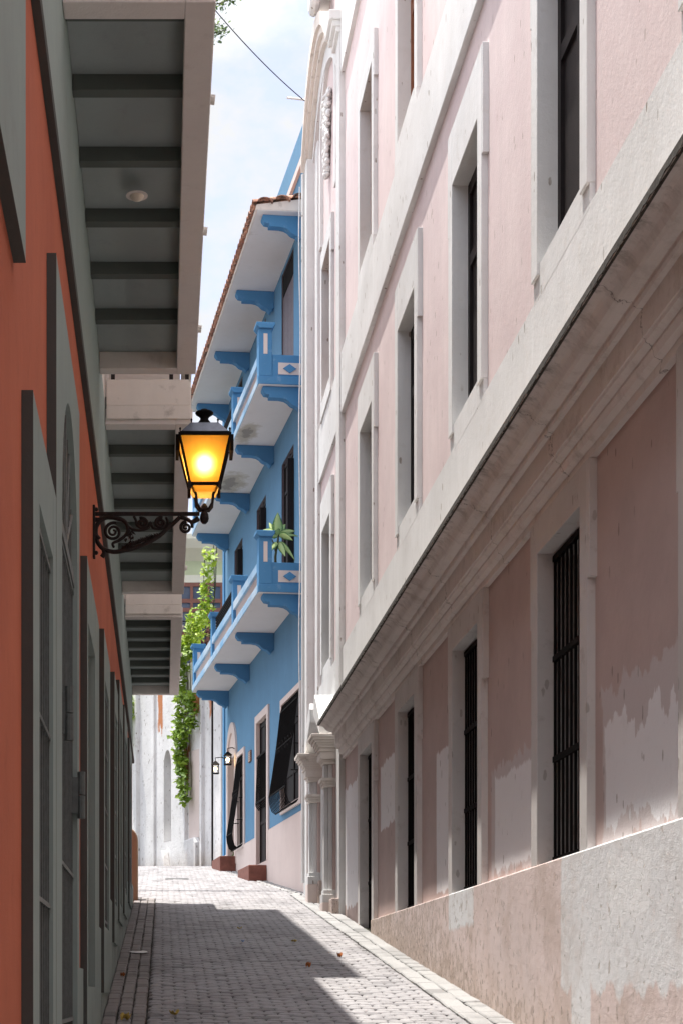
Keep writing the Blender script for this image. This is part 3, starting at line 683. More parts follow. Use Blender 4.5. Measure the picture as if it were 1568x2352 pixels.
for (y0, y1, z0, z1, a, b, c, d, kind) in frames:
    fx = XL + .043; org = (XL, y0, z0)
    mb = MB()
    if kind != 'arch':
        mb.box(XL, fx, y0, a, z0, z1); mb.box(XL, fx, b, y1, z0, z1); mb.box(XL, fx - .0005, a, b, d, z1)
        if c > z0: mb.box(XL, fx - .0005, a, b, z0, c)
        zt = d
    else:
        zs = d; yc = (a + b) / 2; rr_ = (b - a) / 2
        mb.box(XL, fx, y0, a, z0, z1); mb.box(XL, fx, b, y1, z0, z1)
        n = 24
        for i in range(n):
            t0, t1 = math.pi * i / n, math.pi * (i + 1) / n
            p0, p1 = (yc - rr_ * math.cos(t0), zs + rr_ * math.sin(t0)), (yc - rr_ * math.cos(t1), zs + rr_ * math.sin(t1))
            mb.add([(fx, *p0), (fx, *p1), (fx, p1[0], z1), (fx, p0[0], z1)], [(0, 1, 2, 3)])
            mb.add([(fx, *p0), (fx, *p1), (XL - .35, *p1), (XL - .35, *p0)], [(0, 1, 2, 3)])
        zt = zs
    w_ = mb.build('door' if kind in ('arch', 'door') else 'window', M['sage'], tb, org=org)
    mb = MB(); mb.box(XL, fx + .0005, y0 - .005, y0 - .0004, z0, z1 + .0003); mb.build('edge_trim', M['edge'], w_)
    mb = MB(); xb = XL - .22
    mb.box(xb - .2, XL - .001, a - .03, a, c, zt); mb.box(xb - .2, XL - .001, b, b + .03, c, zt)
    mb.box(xb - .2, XL - .001, a - .03, b + .03, c - .03, c)
    if kind != 'arch': mb.box(xb - .2, XL - .001, a - .03, b + .03, zt, zt + .03)
    mb.build('reveal', M['sage'], w_)
    mb = MB(); mb.box(xb - .23, xb - .2, a - .03, b + .03, c, zt + (.75 if kind == 'arch' else 0)); mb.build('inner_leaf', M['rust_door'] if kind == 'door' else (M['greyiron'] if kind == 'arch' else M['dark']), w_)
    if kind in ('grille', 'arch'):
        mb = MB(); bx = XL + .018 if kind == 'grille' else XL + .008
        nb = max(4, int((b - a) / .115))
        for q in range(nb + 1):
            yy = a + .012 + (b - a - .02) * q / nb
            top = zt - .02 if kind == 'grille' else zs + math.sqrt(max(0, rr_ ** 2 - (yy - yc) ** 2)) - .03
            mb.box(bx - .008, bx + .008, yy - .008, yy + .008, c + .02, top)
        nh = 5
        for q in range(nh):
            zz = c + .06 + (zt - c - .12) * q / (nh - 1)
            mb.box(bx - .008, bx + .014, a, b, zz - .010, zz + .010)
        if kind == 'arch':
            mb.box(bx - .01, bx + .018, a, b, zs - .03, zs + .03)
            for q in range(1, 6):
                t = math.pi * q / 6; mb.tube([(bx + .005, yc, zs), (bx + .005, yc - rr_ * .97 * math.cos(t), zs + rr_ * .97 * math.sin(t))], .011, 5)
        mb.build('grille', M['greyiron'], w_)
    if kind == 'arch':
        for (yy, zz) in ((8.0, 1.35), (9.22, 1.1), (9.22, -.55)):
            mb = MB(); mb.tube([(bx + .06, yy, zz - .13), (bx + .06, yy, zz - .004)], .022, 10); mb.tube([(bx + .06, yy, zz + .004), (bx + .06, yy, zz + .13)], .022, 10)
            mb.box(bx, bx + .05, yy - .012, yy + .012, zz - .1, zz + .1); mb.build('hinge', M['greyiron'], w_, smooth=False)
HB = 5.07
def balcony(y0, y1, nj, xo, facade):
    org = (XL, y0, HB)
    mb = MB(); BI = .115 if xo > .2 else .1
    bd = .14
    mb.box(BI, xo, y0, y1, HB, HB + bd); mb.box(XL + .008, BI - .0005, y0, y0 + .15, HB, HB + bd); mb.box(XL + .008, BI - .0005, y1 - .13, y1, HB, HB + bd)
    b = mb.build('balcony', M['beam'], tb, org=org, bevel=.006)
    mb = MB(); mb.box(XL + .008, xo - .01, y0 + .04, y1 - .03, HB + bd + .0005, HB + bd + .12); mb.build('floor_slab', M['soffit'], b)
    a, c = y0 + .15, y1 - .13
    sp = (c - a) / nj
    for k in range(0, nj):
        yy = a + sp * (k + (.0 if k == 0 else 0)) + (.02 if k == 0 else -.04)
        mb = MB(); mb.box(XL + .009, BI - .001, yy, yy + .085, HB + .052, HB + bd - .0005); mb.build('joist', M['joist'], b)
    mb = MB()  # parapet front and moulded end face
    for e, z0, z1 in ((.03, .04, .16), (.018, .165, .395), (.03, .46, .56)):
        mb.box(XL + .02, xo - .02, y0 - e, y0 + .036, HB + z0, HB + z1)
    mb.box(xo - .08, xo - .012, y0 + .036, y1 - .02, HB + bd + .001, HB + .395); mb.box(xo - .10, xo - .008, y0 + .036, y1 - .02, HB + .46, HB + .56)
    for q in range(2): mb.box(XL + .02, xo - .02, y0 - .002, y0 + .037, HB + .158, HB + .168)
    mb.build('parapet', M['beamw'], b, bevel=.008)
    mb = MB()
    for q in (-.46, .06, .2): mb.box(q, q + .035, y0 - .01, y0 + .03, HB + .395, HB + .46)
    for q in range(int((y1 - y0) / .9)): mb.box(xo - .09, xo - .055, y0 + .6 + q * .9, y0 + .64 + q * .9, HB + .395, HB + .46)
    mb.build('rail_bracket', M['rustiron'], b)
    mb = MB(); mb.box(XL + .03, xo - .11, y0 + .25, y0 + .30, HB + .27, HB + .62); mb.build('gap_backing', M['beamw'], b)  # added cream panel, hides the sky behind the gap above the fascia
    mb = MB()
    for q in range(3):
        yy = y0 + (y1 - y0) * (.25 + .33 * q); zz = HB + .2
        mb.tube([(xo - .06, yy, zz), (xo + .035, yy, zz - .012)], .028, 10)
    mb.build('drain_spout', M['beamw'], b)
    return b
balcony(8.47, 13.57, 6, .273, 0); balcony(14.76, 21.06, 7, .268, 1); balcony(22.35, 28.2, 8, .272, 1)

# ceiling lamp below first balcony
cl = empty('ceiling_lamp', (-.165, 10.62, 5.12)); tag(cl, 'small opal bowl lamp under the joists of the nearest balcony', 'lamp')
mb = MB(); mb.tubeprof([(.07, 0), (.07, -.004), (.03, -.005)], (-.165, 10.62, 5.117), 20); mb.build('rim', M['beam'], cl)
mb = MB(); mb.tubeprof([(.048, -.005), (.044, -.014), (.03, -.03), (.012, -.038), (.003, -.04)], (-.165, 10.62, 5.12), 20); mb.build('bowl', M['opal'], cl, smooth=True)

# ------------------------------------------------------------------ blue house
BO = Vector((2.73, 30.5)); BR = math.atan(.102)
def blue_empty(name, s, v, z):
    """s metres out from the wall towards the street, v along it"""
    o = bpy.data.objects.new(name, None); COL.objects.link(o)
    c, sn = math.cos(BR), math.sin(BR)
    o.location = (BO.x + (-s) * c - v * sn, BO.y + (-s) * sn + v * c, z); o.rotation_euler = (0, 0, BR)
    ORG[o.name] = Vector((-s, v, z)); return o
bb = blue_empty('blue_house', 0, 5, 2.4)
tag(bb, 'tall blue house with two blue balconies and a clay tiled eave beyond the pink building', 'building')
BL = 11.6
bh = [(1.75, 3.1, 8.2, 10.7), (5.05, 6.3, 8.2, 10.7), (8.4, 9.7, 8.2, 10.7), (1.75, 3.1, 12.1, 14.53), (5.05, 6.3, 12.1, 14.5), (8.4, 9.7, 12.1, 14.5),
      (4.78, 6.15, 2.82, 5.95), (1.0, 2.95, 3.72, 5.8), (8.1, 9.05, 3.5, 5.6), (9.45, 10.55, 3.1, 5.75)]
mb = MB(); wall_cells(mb, 0, [], [3.45], bh, -.1, BL, 3.45, 16.42)
mb.box(.5, 6, -.1, BL, .5, 16.42); mb.box(.001, .5, BL - .02, BL, .5, 16.42); mb.box(.0015, .5, -.1, -.08, .5, 16.42); mb.box(.001, .5, -.1, BL, 16.40, 16.43)
mb.build('wall', M['blue'], bb)
mb = MB(); wall_cells(mb, -.03, [], [], bh, -.1, BL, 1.0, 3.45); 
for a, b in ((-.1, 4.58), (6.35, 7.95), (9.2, 9.25)): mb.box(-.03, .0, a, b, 3.445, 3.45)
mb.build('plinth', M['cream'], bb)
mb = MB(); mb.box(-.06, .03, -.1, BL, 15.62, 15.76); mb.build('upper_band', M['cream'], bb)
mb = MB(); mb.box(-.03, .05, BL - .28, BL + .02, 2.6, 16.0); mb.build('corner_pilaster', M['trimblue'], bb)
def b_frame(name, y0, y1, z0, z1, oy0, oy1, oz0, oz1, mat, leaf, pr=.04, dep=.2):
    mb = MB(); org = (0, y0, z0)
    if oy1 > oy0: ring(mb, -pr, .01, oy0, oy1, oz0, oz1, y0, y1, z0, z1)
    w_ = mb.build(name, mat, bb, org=org, bevel=.005)
    mb = MB(); reveal(mb, .0105, dep + .03, y0, y1, z0, z1, .02); mb.build('reveal', mat, w_)
    mb = MB(); mb.box(dep, dep + .03, y0, y1, z0, z1)
    ym = (y0 + y1) / 2
    for a, b in ((y0, y0 + .07), (ym - .05, ym + .05), (y1 - .07, y1)): mb.box(dep - .025, dep, a, b, z0, z1)
    for t in (0, .28, .74, .96): mb.box(dep - .02, dep, y0, y1, z0 + (z1 - z0) * t, z0 + (z1 - z0) * t + .07)
    mb.build('leaf', leaf, w_); return w_
# ground-floor door, windows
d1 = b_frame('door', 4.78, 6.15, 2.82, 5.95, 4.58, 6.35, 2.82, 6.12, M['cream'], M['door'], dep=.07)
mb = MB()
for q in range(9): mb.tube([(-.0, 4.85 + q * .155, 5.2), (-.045, 4.85 + q * .155, 4.4), (-.05, 4.85 + q * .155, 4.12), (.02, 4.85 + q * .155, 4.02)], .012, 5)
mb.box(-.03, .0, 4.8, 6.12, 5.16, 5.2); mb.box(-.06, -.04, 4.8, 6.12, 4.15, 4.19); mb.build('gate_grille', M['iron'], d1)
def belly(y0, y1, z0, z1, par, n):
    mb = MB(); H = z1 - z0
    pf = [(.02, 1.0), (.06, .93), (.09, .8), (.15, .55), (.225, .30), (.27, .17), (.29, .09), (.275, .02), (.23, -.045), (.16, -.07), (.08, -.05), (.01, .0)]
    for q in range(n + 1):
        yy = y0 + (y1 - y0) * q / n
        mb.tube([(-s, yy, z0 + H * t) for s, t in pf], .0105, 6)
    for s, t in ((.06, .93), (.15, .56), (.29, .1), (.16, -.07)): mb.tube([(-s, y0, z0 + H * t), (-s, y1, z0 + H * t)], .014, 6)
    for yy in (y0, y1):
        for t in (.25, .5, .75, .97): mb.tube([(0, yy, z0 + H * t), (-(.24 - .22 * t), yy, z0 + H * t)], .011, 5)
    # scrolls half way
    for q in range(6):
        yc = y0 + (y1 - y0) * (q + .5) / 6
        mb.tube([(-.155, yc + .07 * math.cos(a * .5), z0 + H * .56 + .09 * math.sin(a * .5)) for a in range(13)], .010, 5)
    mb.build('belly_grille', M['iron'], par)
w1 = b_frame('window', 1.0, 2.95, 3.72, 5.8, .85, 3.1, 3.6, 5.92, M['cream'], M['door'], dep=.06); belly(1.05, 2.9, 3.74, 5.78, w1, 14)
w2 = b_frame('window', 8.1, 9.05, 3.5, 5.6, 7.97, 9.2, 3.38, 5.72, M['cream'], M['door'], dep=.06); belly(8.12, 9.0, 3.52, 5.58, w2, 8)
# arched doorway
mb = MB(); yc, zs = 10.0, 5.75; n = 20
for i in range(n):
    t0, t1 = math.pi * i / n, math.pi * (i + 1) / n
    o0, o1 = (yc - .8 * math.cos(t0), zs + .85 * math.sin(t0)), (yc - .8 * math.cos(t1), zs + .85 * math.sin(t1))
    i0, i1 = (yc - .55 * math.cos(t0), zs + .6 * math.sin(t0)), (yc - .55 * math.cos(t1), zs + .6 * math.sin(t1))
    mb.add([(-.05, *o0), (-.05, *o1), (-.05, *i1), (-.05, *i0), (.0, *o0), (.0, *o1)], [(0, 1, 2, 3), (0, 4, 5, 1)])
    mb.add([(-.05, *i0), (-.05, *i1), (-.012, *i1), (-.012, *i0)], [(0, 1, 2, 3)])
    mb.add([(-.012, *i0), (-.012, *i1), (-.012, yc, zs)], [(0, 1, 2)])
mb.box(-.05, .0, 9.2, 9.45, 3.1, zs); mb.box(-.05, .0, 10.55, 10.8, 3.1, zs)
dd = mb.build('arched_door', M['cream'], bb, org=(0, 9.45, 3.1))
mb = MB(); reveal(mb, .002, .4, 9.45, 10.55, 3.1, 5.75, .02); mb.build('reveal', M['cream'], dd)
mb = MB(); mb.box(.38, .40, 9.45, 10.55, 3.1, 5.75); mb.build('leaf', M['dark'], dd)
for (a, b, c, d) in bh[:3]:
    q = b_frame('shuttered_door', a, b, c, d, 0, 0, 0, 0, M['purplewood'], M['door'], dep=.07)
    mb = MB()
    mb.box(-.13, -.002, a - .05, a - .01, c, d - .3); mb.build('open_shutter', M['door'], q)
for (a, b, c, d) in bh[3:6]:
    q = b_frame('shuttered_door', a, b, c, d, 0, 0, 0, 0, M['purplewood'], M['purplewood'], dep=.06)
    mb = MB()
    for t in range(int((b - a) / .16)): mb.box(.03, .038, a + .05 + t * .16, a + .185 + t * .16, c, d - .45)
    mb.build('boards', M['purplewood'], q)
    mb = MB(); mb.box(.02, .03, a + .02, b - .02, d - .44, d - .03); mb.build('transom', M['dark'], q)
# brackets (shared mesh)
bp = [(880, 230), (410, 230), (400, 255), (402, 280), (430, 320), (480, 327), (480, 360), (600, 360), (660, 370), (700, 392), (722, 416), (745, 432), (790, 448), (815, 470), (830, 486), (848, 482), (858, 445), (880, 445)]
bpf = [(-(880 - x) * .00166, -(y - 230) * .00166) for x, y in bp]
def bracket(v, z, first=[None]):
    if first[0] is None:
        mb = MB(); mb.prism([(a, b + 0) for a, b in bpf], 'y', -.09, .09)
        inner = [(a * .9 - .02, b * .78 - .02) for a, b in bpf]
        b = mb.build('bracket', M['trimblue'], bb, org=None, bevel=.008)
        b.location = (-0.0 - ORG[bb.name].x, v - ORG[bb.name].y, z - ORG[bb.name].z); 
        # mesh was built relative to the house origin; re-centre it
        for vt in b.data.vertices: vt.co += ORG[bb.name]
        first[0] = b; return b
    c = first[0].copy(); COL.objects.link(c); c.parent = bb
    c.location = (-ORG[bb.name].x, v - ORG[bb.name].y, z - ORG[bb.name].z); return c
for v in (.75, 4.1, 7.4, 10.75):
    for z in (7.5, 11.4, 14.62): bracket(v, z)
def b_balcony(z):
    P = .87; a0, a1 = .6, 11.0
    org = (0, a0, z)
    mb = MB(); mb.box(-P, 0, a0, a1, z, z + .12); b = mb.build('balcony', M['stained'] if z > 10 else M['white2'], bb, org=org)
    mb = MB(); mb.box(-P - .012, -.003, a0 - .014, a0 + .1, z + .012, z + .16); mb.build('slab_edge', M['trimblue'], b, bevel=.01); mb = MB(); mb.box(-P - .014, -P + .1, a0 + .101, a1, z + .012, z + .16); mb.build('slab_edge', M['wornblue'], b, bevel=.01)
    # near end parapet with inset diamond panel
    mb = MB(); mb.box(-P + .25, -.003, a0 + .02, a0 + .14, z + .16, z + .58); mb.build('end_parapet', M['trimblue'], b, bevel=.008)
    mb = MB(); mb.box(-.50, -.07, a0 + .012, a0 + .03, z + .21, z + .43); mb.build('end_panel', M['cream'], b)
    mb = MB(); mb.prism([(-.41, z + .32), (-.285, z + .235), (-.16, z + .32), (-.285, z + .405)], 'y', a0 - .004, a0 + .02); mb.build('diamond', M['trimblue'], b)
    for k, v in enumerate((a0, 3.95, 7.3, 10.74)):
        mb = MB(); mb.box(-P, -P + .25, v, v + .25, z + .165, z + 1.05)
        mb.prism([(-P - .0, z + 1.05), (-P - .05, z + 1.11), (-P - .05, z + 1.16), (-P + .30, z + 1.16), (-P + .30, z + 1.11), (-P + .25, z + 1.05)], 'y', v - .05, v + .30)
        p = mb.build('post', M['trimblue'], b, org=(-P, v, z + .165), bevel=.008)
        mb = MB(); mb.box(-P + .09, -P + .165, v - .006, v + .02, z + .58, z + .96); mb.build('post_panel', M['cream'], p)
    segs = ((a0 + .25, 3.95), (4.2, 7.3), (7.55, 10.74))
    for s0, s1 in segs:
        mb = MB()
        mb.box(-P + .02, -P + .16, s0, s1, z + .165, z + .22); mb.box(-P + .0, -P + .18, s0, s1, z + .44, z + .60)
        nn = int((s1 - s0) / .13); mc = MB()
        for q in range(nn):
            yy = s0 + .065 + q * (s1 - s0 - .06) / nn; mc.prism([(yy - .03, z + .22), (yy + .03, z + .22), (yy + .012, z + .33), (yy + .03, z + .44), (yy - .03, z + .44), (yy - .012, z + .33)], 'x', -P + .05, -P + .10)
        bl_ = mb.build('balustrade', M['wornblue'], b); mc.build('baluster_row', M['cream'], bl_) if False else mc.build('baluster_row', M['cream'], b)
    mb = MB()   # dark iron railing on the middle and far bays
    s0, s1 = segs[1]
    for s0, s1 in segs[1:2]:
        mb.box(-P + .08, -P + .10, s0, s1, z + 1.0, z + 1.03)
        for q in range(28): mb.box(-P + .083, -P + .097, s0 + .05 + q * .108, s0 + .065 + q * .108, z + .60, z + 1.0)
        for q in range(6): mb.box(-P + .084, -P + .096, s0, s1, z + .64 + .065 * q, z + .655 + .065 * q)
    mb.build('iron_railing', M['iron'], b)
    return b
b_balcony(7.5); b_balcony(11.4)
# eave and tiles
mb = MB(); mb.box(-.91, 0, .5, 11.3, 14.62, 14.67); mb.prism([(-.905, 14.67), (-.905, 14.71), (0, 14.86), (0, 14.67)], 'y', .52, 11.28); ev = mb.build('eave', M['white2'], bb, org=(0, .5, 14.62))
mb = MB(); mb.prism([(-.93, 14.63), (-.93, 14.72), (-.905, 14.72), (-.905, 14.63)], 'y', .5, 11.3); mb.prism([(-.92, 14.635), (-.92, 14.72), (0, 14.87), (0, 14.635)], 'y', .485, .5); mb.build('fascia', M['sagefascia'] if 'sagefascia' in M else M['beamw'], ev)
mb = MB(); rt = random.Random(3)
def tile(mb, v, s0, s1, z0, z1, r, up=1, n=7):
    b = len(mb.v)
    for th in (0, .016):
        for (s, z, rr2) in ((s0, z0, r), (s1, z1, r * .86)):
            for k in range(n + 1):
                a = math.pi * k / n; rad = rr2 - th
                mb.v.append((-s, v + rad * math.cos(a), z + up * rad * math.sin(a) * .8))
    m = n + 1
    for k in range(n):
        mb.f += [(b + k, b + k + 1, b + m + k + 1, b + m + k), (b + 2 * m + k, b + 3 * m + k, b + 3 * m + k + 1, b + 2 * m + k + 1), (b + k, b + 2 * m + k, b + 2 * m + k + 1, b + k + 1)]
v = .56
while v < 11.3:
    for j in range(3):
        s0 = 1.0 - j * .33; s1 = s0 - .42; j1 = rt.uniform(-.012, .012); jz = rt.uniform(-.008, .008)
        zz = lambda s: 14.715 + (.9 - s) * .165
        tile(mb, v + j1, s0, s1, zz(s0) + .035 + jz + .016 * (1), zz(s1) + .03 + jz, .105)
        tile(mb, v + .115 + j1, s0 - .02, s1, zz(s0) + .075 + jz, zz(s1) + .07 + jz, .10, -1)
    v += .23
# end-on tiles along the near verge
for j in range(3):
    b = len(mb.v); s0 = .93 - j * .33; n = 7
    for th in (0, .02):
        for vv in (.40, .75):
            for k in range(n + 1):
                a = math.pi * k / n; rad = .15 - th
                mb.v.append((-(s0 - .15 + rad * math.cos(a)), vv, 14.735 + j * .055 + rad * math.sin(a) * .62))
    m = n + 1
    for k in range(n): mb.f += [(b + k, b + k + 1, b + m + k + 1, b + m + k), (b + 2 * m + k, b + 3 * m + k, b + 3 * m + k + 1, b + 2 * m + k + 1), (b + k, b + 2 * m + k, b + 2 * m + k + 1, b + k + 1)]
mb.build('roof_tiles', M['tile'], ev, smooth=False)
# steps
for (v0, v1, z0, z1, s) in ((4.75, 6.35, 2.05, 2.72, .42), (9.25, 10.75, 2.6, 3.28, .42)):
    mb = MB(); mb.box(-s, -.031, v0, v1, z0 - .3, z1); mb.build('door_step', M['brick'], bb, bevel=.015)

def small_lantern(name, s, v, z, lab):
    e = blue_empty(name, 0, v, z); tag(e, lab, 'lamp', 'small wall lanterns by the arched door')
    mb = MB(); mb.tube([(.0, v, z + .22), (-s * .5, v, z + .27), (-s, v, z + .25), (-s, v, z + .17)], .012, 6); mb.box(-.02, .0, v - .04, v + .04, z + .12, z + .3); mb.build('arm', M['iron'], e)
    mb = MB(); mb.frust((-s, v), .10, z + .08, .02, z + .17); mb.frust((-s, v), .085, z - .15, .085, z - .13)
    for sx in (-1, 1):
        for sy in (-1, 1): mb.box(-s + sx * .075 - .007, -s + sx * .075 + .007, v + sy * .075 - .007, v + sy * .075 + .007, z - .14, z + .09)
    for q in (-.07, .01): mb.box(-s - .08, -s + .08, v - .08, v - .07, z + q, z + q + .012)
    mb.build('cage', M['iron'], e)
    mb = MB(); mb.ball((-s, v, z - .03), .042, 6, 1.4); mb.build('bulb', M['bulb2'], e, smooth=True)
small_lantern('wall_lantern', .22, 9.32, 5.62, 'small black lantern in front of the cream arch, the nearer of the wall lanterns')
small_lantern('wall_lantern', .30, 10.95, 5.62, 'small lit lantern on a curved arm at the far corner of the blue house')
mb = MB(); mb.box(-.03, -.001, 7.0, 7.35, 5.25, 5.5); mb.v = [(x, y, z) for x, y, z in mb.v]
pq = blue_empty('wall_plaque', 0, 7.18, 5.25); tag(pq, 'small reddish bronze plaque on the blue wall between door and far grille', 'plaque')
mb.build('plate', M['bronze'], pq)
mb = MB()
for q in range(5): mb.box(-.034, -.03, 7.04, 7.31, 5.275 + q * .045, 5.29 + q * .045)
mb.build('raised_lines', M['beamw'], pq)

# potted plant on the near end of the lower balcony
pp = blue_empty('potted_plant', .47, 1.05, 7.62); tag(pp, 'leafy variegated dumb cane in a pot on the near end of the lower blue balcony', 'plant')
mb = MB(); mb.tubeprof([(.11, 0), (.15, .26), (.155, .3), (.13, .3)], (-.47, 1.05, 7.62), 16); mb.build('pot', M['brick'], pp, smooth=False)
mb = MB(); mb.tube([(-.47, 1.05, 7.85), (-.48, 1.05, 8.3), (-.43, 1.04, 8.62), (-.42, 1.04, 8.78)], [.028, .024, .02, .014], 8); mb.tube([(-.47, 1.05, 8.35), (-.52, 1.02, 8.55), (-.56, 1.0, 8.62)], .012, 6); mb.build('stem', M['stem'], pp)
def big_leaf(p, dirx, dirz, ln, wd, droop, diry=0.0):
    mb = MB(); n = 9; uv = []
    d = Vector((dirx, diry, dirz)).normalized(); side = Vector((d.z, 0.25, -d.x)).normalized()
    side = side - d * side.dot(d); side.normalize(); nrm = d.cross(side)
    for i in range(n + 1):
        t = i / n; wv = wd * math.sin(math.pi * min(1, t ** .8)) ** .8 * (1 - .3 * t) if 0 < t < 1 else .004
        c = Vector(p) + d * ln * t + Vector((0, 0, -1)) * droop * t * t
        for u, lift in ((-1, .25), (-.5, .08), (0, 0), (.5, .08), (1, .25)):
            mb.v.append(tuple(c + side * wv * u + nrm * wv * lift)); uv.append((.5 + u * .5, t))
    for i in range(n):
        for k in range(4): mb.f.append((i * 5 + k, i * 5 + k + 1, (i + 1) * 5 + k + 1, (i + 1) * 5 + k))
    o = mb.build('leaf', M['dief'], pp, org=p, smooth=True)
    ul = o.data.uv_layers.new(name='uv')
    for lp in o.data.loops: ul.data[lp.index].uv = uv[lp.vertex_index]
top = (-.42, 1.04, 8.70)
for dx, dz, ln, wd, dr, dy in ((-.45, .9, .44, .12, .05, .3), (.45, .9, .42, .12, .05, .35), (-.6, .1, .36, .1, .12, -.5), (.6, 0, .36, .1, .14, -.5), (-.05, 1, .50, .15, .0, -.1), (-.9, .75, .46, .09, .16, -.1), (.95, .62, .44, .085, .12, -.1), (-.85, .25, .46, .08, .14, -.15), (1, .25, .46, .05, .1, 0),
                               (-.25, .5, .32, .1, .1, -.7), (.3, -.7, .34, .09, .05, -.3), (-.5, -.35, .34, .07, .1, -.3), (.8, -.4, .40, .07, .2, -.1), (.2, .8, .36, .09, .0, .5)):
    big_leaf((top[0], top[1], top[2] - (0.12 if dz < 0 else 0)), dx, dz, ln * .86, wd * .85, dr, dy)
# fern in the arched doorway
fn = blue_empty('doorway_plant', .0, 9.7, 3.15); tag(fn, 'small dark green bushy plant at the foot of the arched doorway', 'plant')
mb = MB(); rf = random.Random(4)
for i in range(90):
    c = Vector((rf.uniform(-.08, .18), 9.55 + rf.uniform(-.05, .3), 3.12 + rf.uniform(0, .38))); d = Vector((rf.uniform(-1, 1), rf.uniform(-1, 1), rf.uniform(-.3, 1))) * .05; e = Vector((rf.uniform(-1, 1), rf.uniform(-1, 1), rf.uniform(-1, 1))) * .03
    mb.quad(c - d, c + e, c + d, c - e)
mb.build('foliage', M['treeleaf'], fn)

# ------------------------------------------------------------------ white wall at the bend
WO = Vector((1.52, 42.9)); WD = Vector((-.407, .913)); WRz = math.atan2(.407, .913)
def wempty(name, s, t, z):
    o = bpy.data.objects.new(name, None); COL.objects.link(o); c, sn = math.cos(WRz), math.sin(WRz)
    o.location = (WO.x + (-s) * c - t * sn, WO.y + (-s) * sn + t * c, z); o.rotation_euler = (0, 0, WRz); ORG[o.name] = Vector((-s, t, z)); return o
ww = wempty('old_white_wall', 0, 0, 3.3); tag(ww, 'tall peeling whitewashed wall with bare brick patches closing the street', 'wall')
mb = MB(); wall_cells(mb, 0, [], [], [(3.15, 3.65, 4.2, 6.75)], -3, 12, 2.5, 8.9); mb.box(.45, .9, -3, 12, 2.5, 8.9); mb.box(.0, .45, -3, 12, 8.88, 8.9); mb.box(.001, .45, 11.98, 12, 2.5, 8.9); mb.box(.001, .45, 3.1, 3.15, 4.1, 6.8); mb.box(.001, .45, 3.65, 3.7, 4.1, 6.8); mb.box(.001, .45, 3.15, 3.65, 6.7505, 6.8); mb.box(.001, .45, 3.15, 3.65, 4.15, 4.2)
for (a, b, s) in ((-.1, .35, .06), (1.0, 1.12, .10), (2.05, 2.35, .10), (4.2, 4.4, .07), (5.35, 5.8, .12)): mb.box(-s, .01, a, b, 2.5, 8.9)
o = mb.build('wall_face', M['oldwhite'], ww, bevel=.02)
mb = MB()
mb.prism([(1.25, 3.2), (1.25, 4.0), (1.35, 4.15), (2.0, 4.1), (2.0, 3.2)], 'x', -.16, .0); mb.prism([(3.25, 3.2), (3.2, 3.5), (3.35, 3.95), (3.42, 3.95), (3.6, 3.2)], 'x', -.2, .0)
mb.build('wall_footing', M['oldwhite'], ww, bevel=.03)
mb = MB(); nn = 12     # spandrels that round the head of the niche
for i in range(nn):
    t0, t1 = math.pi * i / nn, math.pi * (i + 1) / nn
    a, b = (3.4 - .25 * math.cos(t0), 6.3 + .45 * math.sin(t0)), (3.4 - .25 * math.cos(t1), 6.3 + .45 * math.sin(t1))
    mb.add([(-.001, *a), (-.001, *b), (-.001, b[0], 6.76), (-.001, a[0], 6.76), (.3, *a), (.3, *b)], [(0, 3, 2, 1), (0, 1, 5, 4)])
mb.build('niche_arch', M['oldwhite'], ww)
mb = MB(); mb.prism([(1.3, 4.15), (1.3, 6.5), (1.95, 6.5), (1.95, 4.15)], 'x', -.02, -.004); mb.build('blocked_doorway', M['cream'], ww)
mb = MB(); mb.tube([(-.05, .42, 3.2), (-.05, .42, 8.9)], .03, 8); mb.build('downpipe', M['rustiron'], ww)

def leaves(mb, pts, size, rg):
    for p in pts:
        s = size * rg.choice((.55, .8, 1.0, 1.25, 1.6)) * rg.uniform(.85, 1.15); n = Vector((rg.uniform(-1, .4), rg.uniform(-1, .3), rg.uniform(.1, 1.1))).normalized()
        t = n.cross(Vector((rg.uniform(-1, 1), rg.uniform(-1, 1), rg.uniform(-1, 1)))).normalized(); u = n.cross(t)
        c = Vector(p); tip = c + t * s; l = c + u * s * .55 + n * s * .12; r_ = c - u * s * .55 + n * s * .12; b_ = c - t * s * .55
        mb.add([b_, r_, tip, l], [(0, 1, 2), (0, 2, 3)])
rg = random.Random(21)
vn = wempty('hanging_vine', .1, 2.3, 8.8); tag(vn, 'long green vine trailing halfway down the front of the white wall', 'vine')
pts = []
def strand(t0, z0, t1, z1, w0, w1, n, s0=.05, s1=.3):
    for i in range(n):
        q = rg.random(); wv = w0 + (w1 - w0) * q; cl_ = math.sin(q * 23 + t0 * 7) * .06
        pts.append((-rg.uniform(s0, s1) - .08, t0 + (t1 - t0) * q + rg.gauss(0, wv * .45) + cl_, z0 + (z1 - z0) * q + rg.gauss(0, .06)))
strand(2.0, 9.2, 1.95, 5.9, .27, .20, 680); strand(1.95, 6.4, 1.75, 5.1, .24, .16, 240); strand(2.05, 7.2, 2.1, 6.6, .5, .35, 120); strand(1.35, 8.0, 1.25, 7.0, .35, .16, 260); strand(2.0, 9.4, 1.0, 8.9, .45, .4, 420, .05, .5)
mb = MB(); leaves(mb, pts, .082, rg); mb.build('foliage', M['vinedark'], vn)
mb = MB()
for t0 in (1.75, 1.95, 2.15): mb.tube([(-.06, t0 + .05 * math.sin(z_ * 3), z_) for z_ in [5.3 + .3 * i for i in range(13)]], .012, 5)
mb.build('stem', M['stem'], vn)
vn = wempty('climbing_vine', .1, .9, 8.9); tag(vn, 'yellow green climbing plant rising above the white wall beside the blue house', 'vine')
pts = []; strand(.55, 9.6, .2, 11.5, .30, .16, 330, .0, .3); strand(1.3, 9.1, .9, 10.0, .5, .36, 380, 0, .4); strand(1.9, 9.0, 1.4, 9.5, .4, .3, 200, 0, .4)
